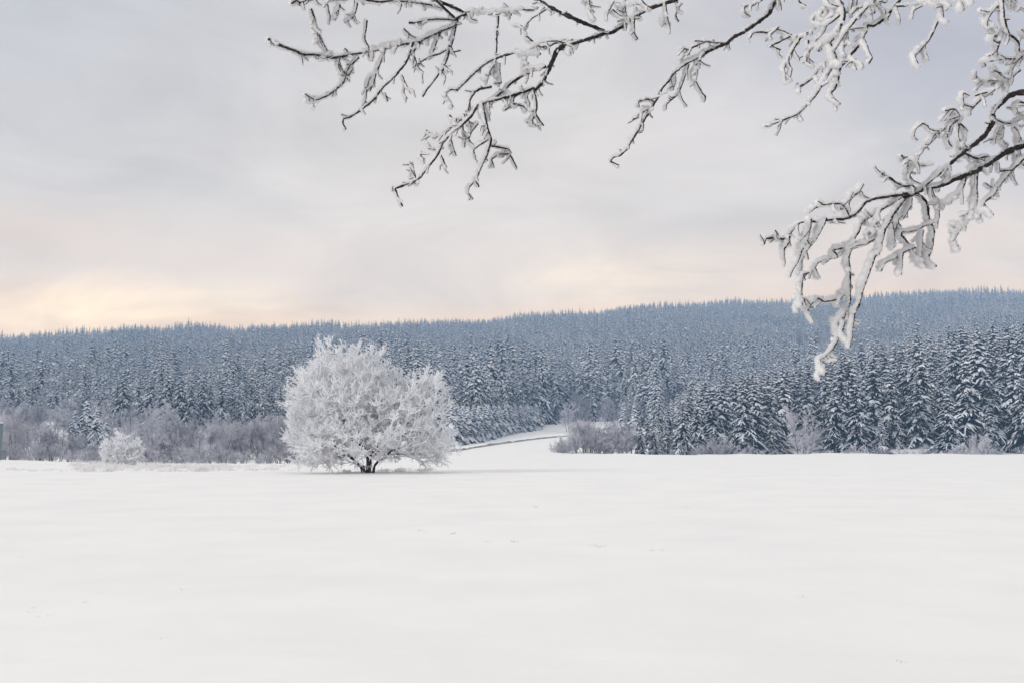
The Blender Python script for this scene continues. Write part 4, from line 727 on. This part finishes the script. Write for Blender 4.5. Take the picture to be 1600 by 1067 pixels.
# trunk and limbs stand beyond the right side of the view
TR = np.array([4.6, 5.2]); ot = empty('overhanging_tree', (TR[0], TR[1], gz(*TR) - 0.05))
tag(ot, 'rime-crusted tree whose bare twigs hang into the view from above', 'tree')
gT = np.random.default_rng(71); tb = MB(); zt = np.linspace(-0.2, 9.5, 60)
ax = np.stack([0.10*np.sin(zt*0.6), 0.08*np.sin(zt*0.8 + 1), zt], 1); tube(tb, ax, np.interp(zt, [-.2, .3, 2, 5, 9.5], [.36, .27, .22, .15, .03])*(1 + 0.03*fbm1(60, gT)), 16, 0.03, 0, gT)
trunk_o = tb.obj('trunk', [M['trunk_bark']], ot, True)
org = np.array(ot.location)
def L_at(px, py, d0): return at(px, py, depth_field(px, py, d0))
LIMB = {'A': ([(4.6, 5.2, 4.5), (3.0, 5.0, 4.75), (1.4, 4.9, 4.7), (0.4, 4.75, 4.45), (-0.5, 4.7, 4.25)], 0.055, [(1, '1290,-70'), (1, '1330,-40'), (1, '800,-30'), (1, '1105,-30'), (3, '480,-60'), (3, '1450,-60')]),
        'B': ([(4.6, 5.2, 4.9), (3.2, 4.7, 4.9), (1.9, 4.4, 4.5), (1.2, 4.3, 4.15)], 0.035, [(4, '1120,-70')]),
        'C': ([(4.6, 5.2, 4.2), (3.3, 4.6, 4.3), (2.2, 4.2, 4.1), (1.4, 4.1, 3.9)], 0.04, [(5, '700,-60'), (5, '1225,-60')]),
        'D': ([(4.6, 5.2, 4.6), (3.4, 4.4, 4.5), (2.2, 4.1, 4.1), (1.75, 4.0, 3.85)], 0.03, [(6, '480,-60'), (6, '560,-40'), (6, '640,-40')]),
        'E': ([(4.6, 5.2, 3.9), (3.5, 4.5, 4.1), (2.6, 4.0, 3.9), (2.05, 3.9, 3.75)], 0.035, [(6, '880,-60'), (6, '950,-60'), (6, '1130,300')]),
        'G': ([(4.6, 5.2, 3.2), (3.6, 4.5, 3.45), (2.75, 3.9, 3.4), (2.35, 3.75, 3.28)], 0.045, [(6, '1160,560'), (7, '1150,120'), (6, '1150,800'), (7, '1020,250')])}
BLAB = {'A': 'long rime-covered limb reaching far left along the top', 'B': 'single thin twig slanting down in the middle of the sky', 'C': 'tangled rimed limb hanging from the top right of centre',
        'D': 'lone hanging twig with a knob of rime at its tip', 'E': 'rimed twigs at the upper right corner', 'G': 'heaviest rimed limb drooping from the right edge over the wood'}
for key, strands in BR.items():
    g = np.random.default_rng(80 + ord(key)); bb = MB(); fb = MB(); d0 = DEP[key]; px2m = d0/F
    pl, lr, ends = LIMB[key]; lp = resample(np.array(pl, float), 0.05); lp[1:-1] += np.stack([0.02*fbm1(len(lp), g) for _ in range(3)], 1)[1:-1]
    tube(bb, lp - org, np.linspace(lr, lr*0.4, len(lp)), 8, 0.06, 0, g); rime(fb, lp - org, lr*0.8, g, 0.4)
    for vw, s_ in ends:
        x0, y0, sc_ = VW[vw]; a_, b_ = map(float, s_.split(',')); E_ = L_at(x0 + a_/sc_, y0 + b_/sc_, d0)
        j_ = int(np.argmin(np.linalg.norm(lp - E_, axis=1))); j_ = max(0, j_ - 4); c_ = resample(np.array([lp[j_], lp[j_]*0.45 + E_*0.55 + [0.03, 0.03, 0.03], E_]), 0.02)
        tube(bb, c_ - org, np.linspace(0.012, 0.007, len(c_)), 6, 0.08, 0, g); rime(fb, c_ - org, 0.016, g)
    for vw, rb, rf, s_ in strands:
        x0, y0, sc_ = VW[vw]; pts2 = [tuple(map(float, q_.split(','))) for q_ in s_.split()]
        p3 = np.array([L_at(x0 + a_/sc_, y0 + b_/sc_, d0) for a_, b_ in pts2])
        P_ = resample(p3, 0.006); n = len(P_); u = np.linspace(0, 1, n); ln_ = n*0.006
        P_[:, 1] += g.normal(0, 0.10)*ln_*np.sin(u*math.pi) ; P_ += np.stack([0.0009*fbm1(n, g) for _ in range(3)], 1)*np.sin(u*math.pi)[:, None]
        rbm = rb*px2m*np.linspace(1.3, 0.9, n)
        tube(bb, P_ - org, rbm*(1 + 0.12*fbm1(n, g)), 6, 0.10, 0, g); rf = rf*RF[key]; rime(fb, P_ - org, rf*px2m, g, 1.6 if key in 'AB' else 1.0)
        # small side twigs
        nt_ = g.poisson(ln_/(0.042 if key in 'AB' else 0.060))
        for _ in range(nt_):
            j_ = int(g.integers(2, n - 1)) if n > 4 else 1; dd = unit((P_[min(j_+1, n-1)] - P_[j_-1])[None])[0]
            v = unit((dd*0.5 + g.standard_normal(3)*0.55 + np.array([-0.15, 0, -0.55]))[None])[0]; tl = g.uniform(0.018, 0.06)*(1.0 if key in 'AB' else 1.1)
            v2 = unit((v + g.standard_normal(3)*0.5)[None])[0]; t3 = resample(np.array([P_[j_], P_[j_] + v*tl*0.5, P_[j_] + v*tl*0.5 + v2*tl*0.5]), 0.005)
            tube(bb, t3 - org, np.linspace(0.0026, 0.0016, len(t3)), 5, 0.1, 0, g); rime(fb, t3 - org, rf*px2m*g.uniform(0.5, 0.85), g)
    bo = bb.obj('branch', [M['bark']], ot, True); bo['label'] = BLAB[key]
    fb.obj('rime', [M['frost']], bo, True)

# ------------------------------------------------------------------ cold air between the field and the hill
HZ0 = float(gv[:, 2].min()) - 1.0; HZ1 = float(max(gv[:, 2].max(), (gzs + TH*1.05).max())) + 3.0; print('haze', HZ0, HZ1)
hb = MB(); box(hb, (0, 0, HZ0), (3500, 3500, HZ1 - HZ0)); hz = hb.obj('haze', []); tag(hz, 'thin cold haze over the field and woods', None, None, 'stuff')
hm = bpy.data.materials.new('haze'); hm.use_nodes = True; ht = hm.node_tree; ht.nodes.remove(ht.nodes['Principled BSDF'])
pv = ht.nodes.new('ShaderNodeVolumePrincipled'); pv.inputs['Color'].default_value = (0.41, 0.66, 1.0, 1); pv.inputs['Density'].default_value = 0.00037
ht.links.new(pv.outputs[0], ht.nodes['Material Output'].inputs['Volume']); hz.data.materials.append(hm)
